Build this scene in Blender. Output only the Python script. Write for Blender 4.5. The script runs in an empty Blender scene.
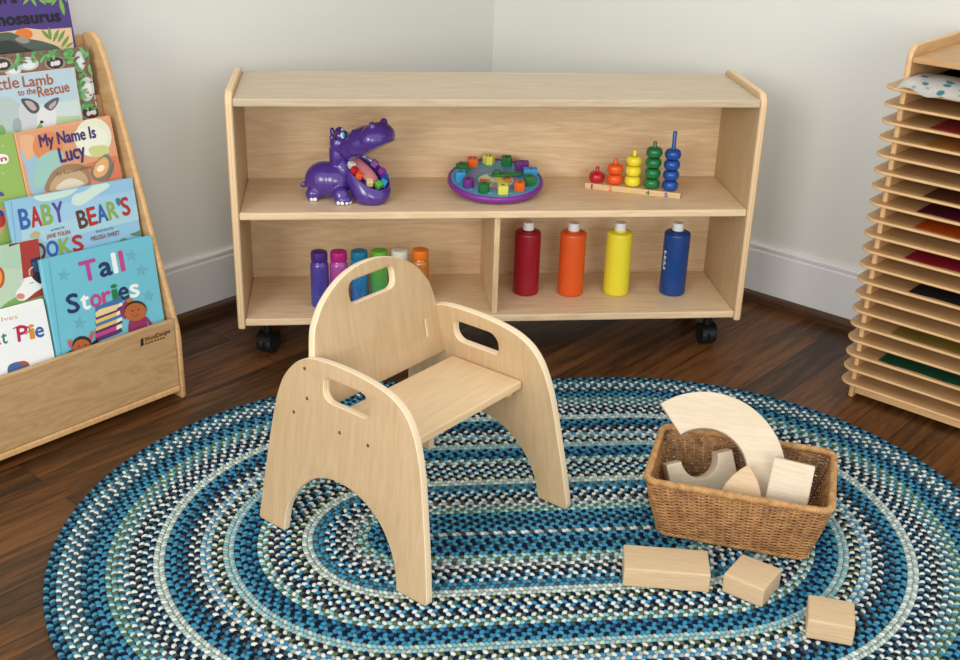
import bpy, bmesh, math, random
import numpy as np
from mathutils import Vector, Matrix, Euler
random.seed(7)
PI = math.pi
COL = bpy.context.scene.collection
R = math.radians

# ------------------------------------------------------------------ helpers
def lin(c):
    return tuple(((v/255)/12.92 if v/255 <= .04045 else ((v/255+.055)/1.055)**2.4) for v in c)

def new_mat(name):
    m = bpy.data.materials.new(name); m.use_nodes = True
    nt = m.node_tree; b = nt.nodes['Principled BSDF']
    return m, nt, b

def plain(name, rgb, rough=.5, spec=.4, noise=0.0, coat=0.0, scale=40):
    m, nt, b = new_mat(name); c = lin(rgb)
    b.inputs['Base Color'].default_value = (*c, 1)
    b.inputs['Roughness'].default_value = rough
    b.inputs['Specular IOR Level'].default_value = spec
    b.inputs['Coat Weight'].default_value = coat
    b.inputs['Coat Roughness'].default_value = .1
    if noise:
        tc = nt.nodes.new('ShaderNodeTexCoord'); n = nt.nodes.new('ShaderNodeTexNoise')
        n.inputs['Scale'].default_value = scale; n.inputs['Detail'].default_value = 4
        r = nt.nodes.new('ShaderNodeMix'); r.data_type = 'RGBA'
        r.inputs[6].default_value = (*[v*(1-noise) for v in c], 1)
        r.inputs[7].default_value = (*[min(1, v*(1+noise)) for v in c], 1)
        nt.links.new(tc.outputs['Object'], n.inputs['Vector'])
        nt.links.new(n.outputs['Fac'], r.inputs[0]); nt.links.new(r.outputs[2], b.inputs['Base Color'])
    return m

def wood(name, light, dark, grain=(1, 14, 14), scale=3.0, rough=.42, figure=.5, rot=(0, 0, 0), spec=.35, seed=0):
    """pale plywood / maple: long streaks plus broad cathedral figure"""
    m, nt, b = new_mat(name); N = nt.nodes; L = nt.links
    tc = N.new('ShaderNodeTexCoord'); mp = N.new('ShaderNodeMapping')
    mp.inputs['Scale'].default_value = grain; mp.inputs['Rotation'].default_value = rot
    mp.inputs['Location'].default_value = (seed, seed*.7, seed*1.3)
    L.new(tc.outputs['Object'], mp.inputs['Vector'])
    n1 = N.new('ShaderNodeTexNoise'); n1.inputs['Scale'].default_value = scale*1.0
    n1.inputs['Detail'].default_value = 3; n1.inputs['Distortion'].default_value = 1.2
    n2 = N.new('ShaderNodeTexNoise'); n2.inputs['Scale'].default_value = scale*9; n2.inputs['Detail'].default_value = 5
    L.new(mp.outputs[0], n1.inputs['Vector']); L.new(mp.outputs[0], n2.inputs['Vector'])
    # rings: contour lines of the broad noise
    mm = N.new('ShaderNodeMath'); mm.operation = 'MULTIPLY'; mm.inputs[1].default_value = 9
    fr = N.new('ShaderNodeMath'); fr.operation = 'PINGPONG'; fr.inputs[1].default_value = 1
    L.new(n1.outputs['Fac'], mm.inputs[0]); L.new(mm.outputs[0], fr.inputs[0])
    a = N.new('ShaderNodeMath'); a.operation = 'MULTIPLY'; a.inputs[1].default_value = figure*.55
    L.new(fr.outputs[0], a.inputs[0])
    a2 = N.new('ShaderNodeMath'); a2.operation = 'MULTIPLY_ADD'; a2.inputs[1].default_value = .6
    L.new(n2.outputs['Fac'], a2.inputs[0]); L.new(a.outputs[0], a2.inputs[2])
    rp = N.new('ShaderNodeValToRGB'); rp.color_ramp.elements[0].position = .2; rp.color_ramp.elements[1].position = .8
    rp.color_ramp.elements[0].color = (*lin(light), 1); rp.color_ramp.elements[1].color = (*lin(dark), 1)
    L.new(a2.outputs[0], rp.inputs[0]); L.new(rp.outputs[0], b.inputs['Base Color'])
    b.inputs['Roughness'].default_value = rough; b.inputs['Specular IOR Level'].default_value = spec
    return m

def ply_edge(name, light, dark, axis=2, freq=330):
    """plywood edge: thin dark glue lines across the thickness"""
    m, nt, b = new_mat(name); N = nt.nodes; L = nt.links
    tc = N.new('ShaderNodeTexCoord'); sp = N.new('ShaderNodeSeparateXYZ'); L.new(tc.outputs['Object'], sp.inputs[0])
    ml = N.new('ShaderNodeMath'); ml.operation = 'MULTIPLY'; ml.inputs[1].default_value = freq
    pp = N.new('ShaderNodeMath'); pp.operation = 'PINGPONG'; pp.inputs[1].default_value = 1
    L.new(sp.outputs[axis], ml.inputs[0]); L.new(ml.outputs[0], pp.inputs[0])
    rp = N.new('ShaderNodeValToRGB'); rp.color_ramp.elements[0].position = .0; rp.color_ramp.elements[1].position = .35
    rp.color_ramp.elements[0].color = (*lin(dark), 1); rp.color_ramp.elements[1].color = (*lin(light), 1)
    L.new(pp.outputs[0], rp.inputs[0]); L.new(rp.outputs[0], b.inputs['Base Color'])
    b.inputs['Roughness'].default_value = .45
    return m

def attr_mat(name, rough=.6, spec=.3):
    m, nt, b = new_mat(name)
    a = nt.nodes.new('ShaderNodeAttribute'); a.attribute_name = 'ink'
    nt.links.new(a.outputs['Color'], b.inputs['Base Color'])
    b.inputs['Roughness'].default_value = rough; b.inputs['Specular IOR Level'].default_value = spec
    return m

def link(name, me, mats=None, parent=None, loc=(0, 0, 0), rot=(0, 0, 0), smooth=False):
    o = bpy.data.objects.new(name, me); COL.objects.link(o)
    if mats is not None:
        me.materials.clear()
        for m in (mats if isinstance(mats, (list, tuple)) else [mats]): me.materials.append(m)
    o.location = loc; o.rotation_euler = rot
    if parent: o.parent = parent
    if smooth:
        for p in me.polygons: p.use_smooth = True
    return o

def tag(o, label, cat, group=None):
    o['label'] = label; o['category'] = cat
    if group: o['group'] = group
    return o

def thing(name, label, cat, loc=(0, 0, 0), rz=0, group=None):
    o = bpy.data.objects.new(name, None); COL.objects.link(o); o.empty_display_size = .03
    o.location = loc; o.rotation_euler = (0, 0, rz) if not isinstance(rz, (tuple, list)) else rz
    return tag(o, label, cat, group)

def struct(o):
    o['kind'] = 'structure'; return o

def dup(root, loc=None, rz=None, label=None):
    r = root.copy(); COL.objects.link(r)
    if loc is not None: r.location = loc
    if rz is not None: r.rotation_euler = (0, 0, rz)
    if label: r['label'] = label
    for ch in list(root.children):
        c = ch.copy(); COL.objects.link(c); c.parent = r
        for g in list(ch.children):
            d = g.copy(); COL.objects.link(d); d.parent = c
    return r

def bm_mesh(bm, name='mesh'):
    bmesh.ops.recalc_face_normals(bm, faces=bm.faces)
    me = bpy.data.meshes.new(name); bm.to_mesh(me); bm.free(); return me

def box_bm(x0, x1, y0, y1, z0, z1, bev=.0015, seg=2, bm=None):
    own = bmesh.new()
    r = bmesh.ops.create_cube(own, size=1)
    for v in own.verts:
        v.co = ((x0+x1)/2+v.co.x*(x1-x0), (y0+y1)/2+v.co.y*(y1-y0), (z0+z1)/2+v.co.z*(z1-z0))
    if bev > 0:
        bmesh.ops.bevel(own, geom=list(own.edges), offset=bev, segments=seg, profile=.6, affect='EDGES')
    if bm is None: return own
    me = bpy.data.meshes.new('t'); own.to_mesh(me); own.free(); bm.from_mesh(me); bpy.data.meshes.remove(me)
    return bm

def box(name, dims, mat, parent=None, bev=.0015, seg=2, loc=(0, 0, 0), rot=(0, 0, 0)):
    return link(name, bm_mesh(box_bm(*dims, bev=bev, seg=seg)), mat, parent, loc, rot)

def lathe_bm(profile, n=32, bm=None, M=None):
    """profile [(r,z)...] spun about z; r=0 ends are closed to a point"""
    bm = bm or bmesh.new(); rings = []
    for r, z in profile:
        if r < 1e-6: rings.append([bm.verts.new((0, 0, z))])
        else: rings.append([bm.verts.new((r*math.cos(2*PI*k/n), r*math.sin(2*PI*k/n), z)) for k in range(n)])
    new = [v for g in rings for v in g]
    for a, b in zip(rings, rings[1:]):
        for k in range(n):
            k2 = (k+1) % n
            if len(a) == 1 and len(b) == 1: continue
            if len(a) == 1: bm.faces.new((a[0], b[k], b[k2]))
            elif len(b) == 1: bm.faces.new((a[k], a[k2], b[0]))
            else: bm.faces.new((a[k], a[k2], b[k2], b[k]))
    if M is not None:
        for v in new: v.co = M @ v.co
    return bm

def lathe(name, profile, mat, parent=None, n=32, loc=(0, 0, 0), rot=(0, 0, 0)):
    o = link(name, bm_mesh(lathe_bm(profile, n)), mat, parent, loc, rot, smooth=True)
    sharp(o, 40); return o

def sharp(o, deg=35):
    me = o.data
    for p in me.polygons: p.use_smooth = True
    try: me.set_sharp_from_angle(angle=R(deg))
    except Exception: pass

def plate(name, outer, holes, thick, bev, mats, parent=None, M=None, seg=2, edge_slot=True):
    """flat panel cut from sheet: outline + holes in local xy, thickness along z centred on 0; rounded edges"""
    cu = bpy.data.curves.new('t', 'CURVE'); cu.dimensions = '2D'; cu.fill_mode = 'BOTH'
    cu.extrude = thick/2-bev; cu.bevel_depth = bev; cu.bevel_resolution = seg; cu.offset = -bev
    for pts in [outer]+list(holes):
        s = cu.splines.new('POLY'); s.points.add(len(pts)-1); s.use_cyclic_u = True
        for p, q in zip(s.points, pts): p.co = (q[0], q[1], 0, 1)
    t = bpy.data.objects.new('t', cu); COL.objects.link(t)
    dg = bpy.context.evaluated_depsgraph_get(); dg.update()
    me = bpy.data.meshes.new_from_object(t.evaluated_get(dg)); COL.objects.unlink(t)
    bpy.data.objects.remove(t); bpy.data.curves.remove(cu)
    bm = bmesh.new(); bm.from_mesh(me); bmesh.ops.remove_doubles(bm, verts=bm.verts, dist=1e-5)
    bm.to_mesh(me); bm.free()
    me.materials.clear()
    o = link(name, me, mats, parent)
    for p in me.polygons:
        p.material_index = 1 if (edge_slot and len(o.data.materials) > 1 and abs(p.normal.z) < .8) else 0
    sharp(o, 50)
    if M is not None: o.matrix_local = M
    return o

def rrect(x0, x1, y0, y1, r, n=6):
    """rounded rectangle; r one radius or four (bl, br, tr, tl)"""
    rr = [r]*4 if not isinstance(r, (list, tuple)) else r
    out = []
    for (cx, cy, a0), q in zip(((x0, y0, PI), (x1, y0, 1.5*PI), (x1, y1, 0), (x0, y1, .5*PI)), rr):
        sx = 1 if cx == x0 else -1; sy = 1 if cy == y0 else -1
        if q < 1e-6: out.append((cx, cy)); continue
        for k in range(n+1):
            a = a0+k*PI/2/n; out.append((cx+sx*q+q*math.cos(a), cy+sy*q+q*math.sin(a)))
    return out

def catmull(pts, n=6, closed=False):
    P = [Vector(p) for p in pts]; out = []; m = len(P)
    for i in range(m if closed else m-1):
        if closed: a, b, c, d = P[i-1], P[i], P[(i+1) % m], P[(i+2) % m]
        else: a, b, c, d = P[max(i-1, 0)], P[i], P[i+1], P[min(i+2, m-1)]
        for k in range(n):
            t = k/n
            out.append(.5*((2*b)+(c-a)*t+(2*a-5*b+4*c-d)*t*t+(3*b-a-3*c+d)*t**3))
    if not closed: out.append(P[-1])
    return out

def tube_bm(path, rad, sides=6, closed=False, bm=None, caps=True):
    bm = bm or bmesh.new(); n = len(path); rings = []
    path = [Vector(p) for p in path]
    up = Vector((0, 0, 1))
    for i in range(n):
        a = path[i-1] if (closed or i > 0) else path[i]; b = path[(i+1) % n] if (closed or i < n-1) else path[i]
        t = (b-a).normalized()
        u = t.cross(up)
        if u.length < 1e-3: u = t.cross(Vector((1, 0, 0)))
        u.normalize(); v = u.cross(t)
        r = rad[i] if isinstance(rad, (list, tuple)) else rad
        rings.append([bm.verts.new(path[i]+r*(math.cos(2*PI*k/sides)*u+math.sin(2*PI*k/sides)*v)) for k in range(sides)])
    for i in range(n if closed else n-1):
        a, b = rings[i], rings[(i+1) % n]
        for k in range(sides): bm.faces.new((a[k], a[(k+1) % sides], b[(k+1) % sides], b[k]))
    if not closed and caps: bm.faces.new(rings[0]); bm.faces.new(rings[-1])
    return bm

def ell_bm(bm, c, r, M=None, seg=24, rings=14):
    """ellipsoid added to a bmesh"""
    T = Matrix.Translation(c) @ (M.to_4x4() if M is not None else Matrix.Identity(4)) @ Matrix.Diagonal((*r, 1))
    bmesh.ops.create_uvsphere(bm, u_segments=seg, v_segments=rings, radius=1, matrix=T)
    return bm

_tcache = {}
def text_mesh(s):
    """filled letter outlines as verts/faces in font units"""
    if s in _tcache: return _tcache[s]
    cu = bpy.data.curves.new('t', 'FONT'); cu.body = s; cu.size = 1; cu.resolution_u = 3
    t = bpy.data.objects.new('t', cu); COL.objects.link(t)
    dg = bpy.context.evaluated_depsgraph_get(); dg.update()
    me = bpy.data.meshes.new_from_object(t.evaluated_get(dg))
    v = [tuple(x.co)[:2] for x in me.vertices]; f = [tuple(p.vertices) for p in me.polygons]
    COL.objects.unlink(t); bpy.data.objects.remove(t); bpy.data.curves.remove(cu); bpy.data.meshes.remove(me)
    _tcache[s] = (v, f); return v, f

class Ink:
    """printed artwork: flat coloured shapes lying on a surface (local xy), each layer a hair above the last"""
    def __init__(s, z0=.0002, dz=.00006): s.v = []; s.f = []; s.c = []; s.z = z0; s.dz = dz
    def raw(s, pts, faces, rgb):
        o = len(s.v); s.v += [(p[0], p[1], s.z) for p in pts]
        g = sum(rgb)/3; rgb = [v*.86+g*.14 for v in rgb]
        for f in faces: s.f.append(tuple(o+i for i in f)); s.c.append((*lin(rgb), 1))
        s.z += s.dz
    def poly(s, pts, rgb): s.raw(pts, [tuple(range(len(pts)))], rgb)
    def blob(s, pts, rgb, n=5): q = catmull([(p[0], p[1], 0) for p in pts], n, True); s.poly([(v.x, v.y) for v in q], rgb)
    def ell(s, c, a, b, rgb, rot=0, n=26):
        cr, sr = math.cos(rot), math.sin(rot)
        s.poly([(c[0]+a*math.cos(t)*cr-b*math.sin(t)*sr, c[1]+a*math.cos(t)*sr+b*math.sin(t)*cr) for t in [2*PI*k/n for k in range(n)]], rgb)
    def line(s, pts, w, rgb, smooth=True):
        q = catmull([(p[0], p[1], 0) for p in pts], 5) if smooth and len(pts) > 2 else [Vector((p[0], p[1], 0)) for p in pts]
        L = []; Rr = []
        for i, p in enumerate(q):
            t = (q[min(i+1, len(q)-1)]-q[max(i-1, 0)]).normalized(); nrm = Vector((-t.y, t.x, 0))*w/2
            L.append(p+nrm); Rr.append(p-nrm)
        n = len(q); s.raw([(p.x, p.y) for p in L+Rr], [(i, i+1, n+i+1, n+i) for i in range(n-1)], rgb)
    def text(s, t, p0, p1, h, rgb, bold=0.0):
        """letters t along the baseline p0 -> p1, capital height h"""
        v, f = text_mesh(t)
        x0 = min(a[0] for a in v); x1 = max(a[0] for a in v)
        d = Vector((p1[0]-p0[0], p1[1]-p0[1])); ln = d.length; d.normalize(); n = Vector((-d.y, d.x))
        k = ln/(x1-x0); ky = h/.7
        def put(dx, dy): return [(p0[0]+d.x*(a[0]-x0)*k+n.x*a[1]*ky+dx, p0[1]+d.y*(a[0]-x0)*k+n.y*a[1]*ky+dy) for a in v]
        if bold:
            for dx, dy in ((-bold, 0), (bold, 0), (0, bold), (0, -bold)):
                s.raw(put(dx, dy), f, rgb); s.z -= s.dz*.9
        s.raw(put(0, 0), f, rgb)
    def build(s, name, mat, parent, M=None):
        me = bpy.data.meshes.new(name); me.from_pydata(s.v, [], s.f)
        at = me.attributes.new('ink', 'FLOAT_COLOR', 'FACE')
        at.data.foreach_set('color', [x for c in s.c for x in c])
        bm = bmesh.new(); bm.from_mesh(me)
        for f in bm.faces:
            f.normal_update()
            if f.normal.z < 0: f.normal_flip()
        bm.to_mesh(me); bm.free()
        o = link(name, me, mat, parent)
        if M is not None: o.matrix_local = M
        return o

# ------------------------------------------------------------------ camera (solved from the shelf's edges)
CP = Vector((-0.3391, -2.5743, 1.2357))
yaw, pitch, roll = 0.1171, 0.4217, 0.0299
FPX = 1177.64
fw = Vector((math.sin(yaw)*math.cos(pitch), math.cos(yaw)*math.cos(pitch), -math.sin(pitch)))
rt = Vector((math.cos(yaw), -math.sin(yaw), 0)); upv = rt.cross(fw)
r2 = rt*math.cos(roll)+upv*math.sin(roll); u2 = upv*math.cos(roll)-rt*math.sin(roll)
cam = bpy.data.cameras.new('camera'); cam.sensor_width = 36; cam.sensor_fit = 'HORIZONTAL'; cam.lens = FPX/960*36
cam.clip_start = .05
co = bpy.data.objects.new('camera', cam); COL.objects.link(co)
co.matrix_world = Matrix(((r2.x, u2.x, -fw.x, CP.x), (r2.y, u2.y, -fw.y, CP.y), (r2.z, u2.z, -fw.z, CP.z), (0, 0, 0, 1)))
bpy.context.scene.camera = co

def measure(px, py, P, n):
    """point of the plane (P, n) seen at photo position px, py - used to measure where printed shapes lie"""
    d = fw+r2*((px-480)/FPX)-u2*((py-330)/FPX); s = (Vector(P)-CP).dot(n)/d.dot(n); return CP+d*s

# ------------------------------------------------------------------ materials
M = {}
M['birch_x'] = wood('birch_x', (230, 202, 162), (204, 168, 124), (1, 10, 10), 2.2)
M['birch_shelf_lit'] = wood('birch_shelf_lit', (238, 211, 172), (214, 180, 138), (1, 10, 10), 2.2, seed=21)  # birch lightened to stand in for light missing inside the compartments
M['birch_z'] = wood('birch_z', (230, 200, 158), (204, 168, 122), (10, 10, 1), 2.2, seed=3)
M['birch_top'] = wood('birch_top', (204, 186, 158), (182, 160, 126), (1, 10, 10), 2.2, rough=.38, seed=5)
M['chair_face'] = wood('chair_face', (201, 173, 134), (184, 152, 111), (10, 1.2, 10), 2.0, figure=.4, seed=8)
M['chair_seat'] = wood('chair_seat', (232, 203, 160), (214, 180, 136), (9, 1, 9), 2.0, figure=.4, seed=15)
M['chair_edge'] = ply_edge('chair_edge', (238, 216, 180), (206, 172, 128), 2, 480)
M['edge'] = ply_edge('edge', (232, 200, 156), (202, 162, 114), 2, 330)
M['maple_solid'] = wood('maple_solid', (224, 190, 144), (204, 164, 116), (1.5, 12, 12), 3, seed=2)
M['book_wood'] = wood('book_wood', (196, 160, 114), (172, 134, 90), (1.5, 5, 9), 2.6, figure=.6, seed=11)
M['book_edge'] = wood('book_edge', (218, 176, 122), (190, 144, 92), (12, 12, 1.5), 2.6, seed=4)
M['rack_wood'] = wood('rack_wood', (204, 162, 112), (174, 132, 84), (1, 8, 10), 2.4, seed=6)
M['rack_edge'] = wood('rack_edge', (226, 186, 134), (202, 158, 104), (1, 12, 12), 2.4, seed=7)
M['block_wood'] = wood('block_wood', (212, 184, 146), (190, 157, 115), (1.2, 16, 16), 3.2, figure=.35, rough=.5, seed=9)
M['block_pale'] = wood('block_pale', (218, 202, 176), (198, 176, 144), (1.2, 14, 14), 3.0, figure=.35, rough=.5, seed=12)
M['screw'] = plain('screw', (120, 118, 112), .35, .5); M['screw'].node_tree.nodes['Principled BSDF'].inputs['Metallic'].default_value = .8
M['black_rubber'] = plain('black_rubber', (24, 25, 27), .45, .4)
M['black_plastic'] = plain('black_plastic', (16, 16, 17), .4, .4)
M['ink'] = attr_mat('ink', .38, .4)
M['ink_matte'] = attr_mat('ink_matte', .6, .3)

# ------------------------------------------------------------------ the room
CX, CY = 0.103, 1.058
LA = R(42.64); RA = R(-47.34)
wallm = plain('wall_paint', (219, 218, 210), .75, .25, .012, scale=6)
trimm = plain('trim_paint', (224, 223, 221), .45, .35, .01, scale=8)
def wall(name, ang, flip):
    # long axis local x from the corner outward, room side at local y = 0
    o = box(name, ((-.12, 3.2, 0, .12, 0, 2.6) if not flip else (-3.2, .12, 0, .12, 0, 2.6)), wallm, None, 0)
    o.location = (CX, CY, 0); o.rotation_euler = (0, 0, ang); return struct(o)
wall('wall_left', LA, True); wall('wall_right', RA, False)
def baseboard(name, ang, flip):
    prof = [(0, 0), (-.014, 0), (-.014, .143), (-.011, .147), (-.011, .151), (-.0135, .153), (-.0135, .159), (-.010, .1625), (0, .1625)]
    bm = bmesh.new(); xs = (0, 3.2) if not flip else (-3.2, 0)
    g = [[bm.verts.new((x, y, z)) for y, z in prof] for x in xs]; n = len(prof)
    for k in range(n): bm.faces.new((g[0][k], g[0][(k+1) % n], g[1][(k+1) % n], g[1][k]))
    bm.faces.new(g[0]); bm.faces.new(g[1])
    return struct(link(name, bm_mesh(bm), trimm, None, (CX, CY, 0), (0, 0, ang)))
baseboard('baseboard_left', LA, True); baseboard('baseboard_right', RA, False)
shoem = wood('walnut_trim', (92, 62, 40), (58, 37, 24), (1, 16, 16), 3, rough=.4, seed=1)
def shoe(name, ang, flip):
    prof = [(-.0141, 0), (-.029, 0), (-.029, .018), (-.0265, .025), (-.021, .0285), (-.0141, .0295)]
    bm = bmesh.new(); xs = (0, 3.2) if not flip else (-3.2, 0)
    g = [[bm.verts.new((x, y, z)) for y, z in prof] for x in xs]; n = len(prof)
    for k in range(n): bm.faces.new((g[0][k], g[0][(k+1) % n], g[1][(k+1) % n], g[1][k]))
    bm.faces.new(g[0]); bm.faces.new(g[1])
    return struct(link(name, bm_mesh(bm), shoem, None, (CX, CY, 0), (0, 0, ang)))
shoe('trim_1', LA, True); shoe('trim_2', RA, False)

def floor_mat():
    m, nt, b = new_mat('walnut_planks'); N = nt.nodes; L = nt.links
    tc = N.new('ShaderNodeTexCoord'); mp = N.new('ShaderNodeMapping'); mp.inputs['Rotation'].default_value = (0, 0, -LA)
    L.new(tc.outputs['Object'], mp.inputs[0])
    br = N.new('ShaderNodeTexBrick'); br.offset = .37; br.inputs['Scale'].default_value = 1
    br.inputs['Brick Width'].default_value = 1.05; br.inputs['Row Height'].default_value = .088
    br.inputs['Mortar Size'].default_value = .0009; br.inputs['Bias'].default_value = -.1
    br.inputs['Color1'].default_value = (0, 0, 0, 1); br.inputs['Color2'].default_value = (1, 1, 1, 1); br.inputs['Mortar'].default_value = (.3, .3, .3, 1)
    L.new(mp.outputs[0], br.inputs['Vector'])
    # grain, shifted per plank
    m2 = N.new('ShaderNodeMapping'); m2.inputs['Scale'].default_value = (2.2, 26, 1); L.new(mp.outputs[0], m2.inputs[0])
    ad = N.new('ShaderNodeVectorMath'); ad.operation = 'MULTIPLY_ADD'; ad.inputs[1].default_value = (7, 3, 11)
    L.new(br.outputs['Color'], ad.inputs[0]); L.new(m2.outputs[0], ad.inputs[2])
    n1 = N.new('ShaderNodeTexNoise'); n1.inputs['Scale'].default_value = 2.0; n1.inputs['Detail'].default_value = 6; n1.inputs['Distortion'].default_value = .7
    L.new(ad.outputs[0], n1.inputs['Vector'])
    n2 = N.new('ShaderNodeTexNoise'); n2.inputs['Scale'].default_value = 11; n2.inputs['Detail'].default_value = 4
    L.new(ad.outputs[0], n2.inputs['Vector'])
    a = N.new('ShaderNodeMath'); a.operation = 'MULTIPLY_ADD'; a.inputs[1].default_value = .35; L.new(n2.outputs['Fac'], a.inputs[0]); L.new(n1.outputs['Fac'], a.inputs[2])
    sp = N.new('ShaderNodeSeparateColor'); L.new(br.outputs['Color'], sp.inputs[0])
    a3 = N.new('ShaderNodeMath'); a3.operation = 'MULTIPLY_ADD'; a3.inputs[1].default_value = .28; L.new(sp.outputs[0], a3.inputs[0]); L.new(a.outputs[0], a3.inputs[2])
    rp = N.new('ShaderNodeValToRGB'); e = rp.color_ramp.elements
    e[0].position = .42; e[0].color = (*lin((38, 23, 11)), 1); e[1].position = 1.0; e[1].color = (*lin((112, 70, 35)), 1)
    k = e.new(.68); k.color = (*lin((62, 39, 20)), 1)
    L.new(a3.outputs[0], rp.inputs[0])
    mx = N.new('ShaderNodeMix'); mx.data_type = 'RGBA'; mx.inputs[7].default_value = (*lin((30, 20, 13)), 1)
    L.new(br.outputs['Fac'], mx.inputs[0]); L.new(rp.outputs[0], mx.inputs[6]); L.new(mx.outputs[2], b.inputs['Base Color'])
    b.inputs['Roughness'].default_value = .38; b.inputs['Specular IOR Level'].default_value = .35
    return m
bm = bmesh.new()
el, er = Vector((-math.cos(LA), -math.sin(LA), 0)), Vector((math.cos(RA), math.sin(RA), 0))
c0 = Vector((CX, CY, 0))-(el+er)*.12
q = [c0, c0+el*3.6, c0+el*3.6+er*3.6, c0+er*3.6]
top = [bm.verts.new(p) for p in q]; bot = [bm.verts.new(p-Vector((0, 0, .05))) for p in q]
bm.faces.new(top); bm.faces.new(bot)
for k in range(4): bm.faces.new((top[k], top[(k+1) % 4], bot[(k+1) % 4], bot[k]))
struct(link('floor', bm_mesh(bm), floor_mat()))

# ------------------------------------------------------------------ braided rug
def make_rug():
    cx, cy, A, RO, W = -.006, -.765, .247, .624, .0199
    pal = {k: lin(v) for k, v in dict(n=(20, 28, 46), t=(74, 132, 148), b=(54, 126, 160), d=(60, 72, 76), w=(204, 208, 198), p=(170, 190, 175),
                                      o=(82, 96, 66), g=(150, 158, 156), l=(112, 170, 182), s=(42, 82, 106), k=(36, 44, 56)).items()}
    seq = ['nts', 'wdt', 'wds', 'nts', 'nbt', 'pot', 'wdt', 'nwd', 'nsw', 'wgp', 'btn', 'bnd', 'dwn', 'gwb', 'nwo', 'plg',
           'nbt', 'nbs', 'owl', 'wdn', 'nwb', 'nwo', 'wgp', 'btd', 'nbw', 'wnd', 'wdg', 'opl', 'ntb', 'tns', 'nbt', 'wgd']
    base = np.array([[-1, -1], [1, -1], [1, 1], [-1, 1]])
    ns = 9
    a = np.arange(ns)*2*PI/ns
    tmpl = np.concatenate([np.stack([np.cos(a), np.sin(a), np.full(ns, -.25)], 1),
                           np.stack([.82*np.cos(a), .82*np.sin(a), np.full(ns, .62)], 1),
                           np.array([[0, 0, 1.0]])])
    tf = [(k, (k+1) % ns, ns+(k+1) % ns, ns+k) for k in range(ns)]; tt = [(ns+k, ns+(k+1) % ns, 2*ns) for k in range(ns)]
    nv = len(tmpl); V = []; Cc = []
    rng = np.random.default_rng(3)
    def pos(r, s):
        """point, tangent angle on the stadium of radius r at arc length s"""
        L1 = 2*A; La = PI*r
        if s < L1: return cx-A+s, cy-r, 0.0
        s -= L1
        if s < La: t = s/max(r, 1e-6); return cx+A+r*math.sin(t), cy-r*math.cos(t), t
        s -= La
        if s < L1: return cx+A-s, cy+r, PI
        s -= L1; t = s/max(r, 1e-6); return cx-A-r*math.sin(t), cy+r*math.cos(t), PI+t
    for j, cols in enumerate(seq):
        r = RO-W/2-W*j
        r = max(r, .0052)
        L = 4*A+2*PI*r
        n = max(3, int(round(L/.0086/3))*3); ph = rng.random()*3
        ph0 = int(rng.integers(0, 3)); jit = rng.random()
        for i in range(n):
            for side in ((-1, 1) if j < len(seq)-1 else (-1,)):
                s = ((i+jit+(.5 if side > 0 else 0))/n*L) % L
                x, y, t = pos(r, s)
                nx, ny = math.sin(t), -math.cos(t)          # outward
                off = side*W*.25
                ch = cols[(i*1+(1 if side > 0 else 0)*2+ph0) % 3]
                c = np.array(pal[ch])*(1+.22*(rng.random()-.5))
                ang = t+side*R(46)+R(7)*(rng.random()-.5)
                sc = np.array([.0067, .0046, .0052])*(1+.12*(rng.random(3)-.5))
                P = tmpl*sc
                ca, sa = math.cos(ang), math.sin(ang)
                Q = np.stack([P[:, 0]*ca-P[:, 1]*sa+x+nx*off, P[:, 0]*sa+P[:, 1]*ca+y+ny*off, P[:, 2]+.0062], 1)
                V.append(Q); Cc.append(c)
    m = len(V); V = np.concatenate(V)
    quads = (np.array(tf)[None]+(np.arange(m)*nv)[:, None, None]).reshape(-1, 4)
    tris = (np.array(tt)[None]+(np.arange(m)*nv)[:, None, None]).reshape(-1, 3)
    # backing disc
    nb = 200; bv = []
    for zz in (.001, .0062):
        for k in range(nb):
            rr = RO-.006; Lb = 4*A+2*PI*rr; x, y, t = pos(rr, Lb*k/nb); bv.append((x, y, zz))
    o = len(V); V = np.concatenate([V, np.array(bv)])
    bq = np.array([(o+k, o+(k+1) % nb, o+nb+(k+1) % nb, o+nb+k) for k in range(nb)])
    me = bpy.data.meshes.new('braided_rug')
    nq, nt_ = len(quads)+len(bq), len(tris)
    loops = np.concatenate([quads.ravel(), bq.ravel(), tris.ravel(), np.arange(o, o+nb)[::-1], np.arange(o+nb, o+2*nb)]).astype(np.int32)
    tot = np.concatenate([np.full(nq, 4), np.full(nt_, 3), [nb, nb]]).astype(np.int32)
    start = np.concatenate([[0], np.cumsum(tot)[:-1]]).astype(np.int32)
    me.vertices.add(len(V)); me.vertices.foreach_set('co', V.ravel().astype(np.float32))
    me.loops.add(len(loops)); me.loops.foreach_set('vertex_index', loops)
    me.polygons.add(len(tot)); me.polygons.foreach_set('loop_start', start); me.polygons.foreach_set('loop_total', tot)
    me.polygons.foreach_set('use_smooth', np.concatenate([np.ones(len(quads)), np.zeros(len(bq)), np.ones(nt_), [0, 0]]).astype(bool))
    me.update(calc_edges=True); me.validate()
    at = me.attributes.new('ink', 'FLOAT_COLOR', 'FACE')
    Cc = np.array(Cc); C4 = np.concatenate([Cc, np.ones((m, 1))], 1)
    dark = np.array([*lin((38, 52, 60)), 1])
    cf = np.concatenate([np.repeat(C4, ns, 0), np.tile(dark, (len(bq), 1)), np.repeat(C4, ns, 0), np.tile(dark, (2, 1))])
    at.data.foreach_set('color', cf.ravel().astype(np.float32))
    mt = attr_mat('rug_wool', .95, .08)
    return link('braided_rug', me, mt)
tag(make_rug(), 'oval braided rug in blue, teal, navy and white rings on the wooden floor', 'rug')
RUG = .0125

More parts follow.
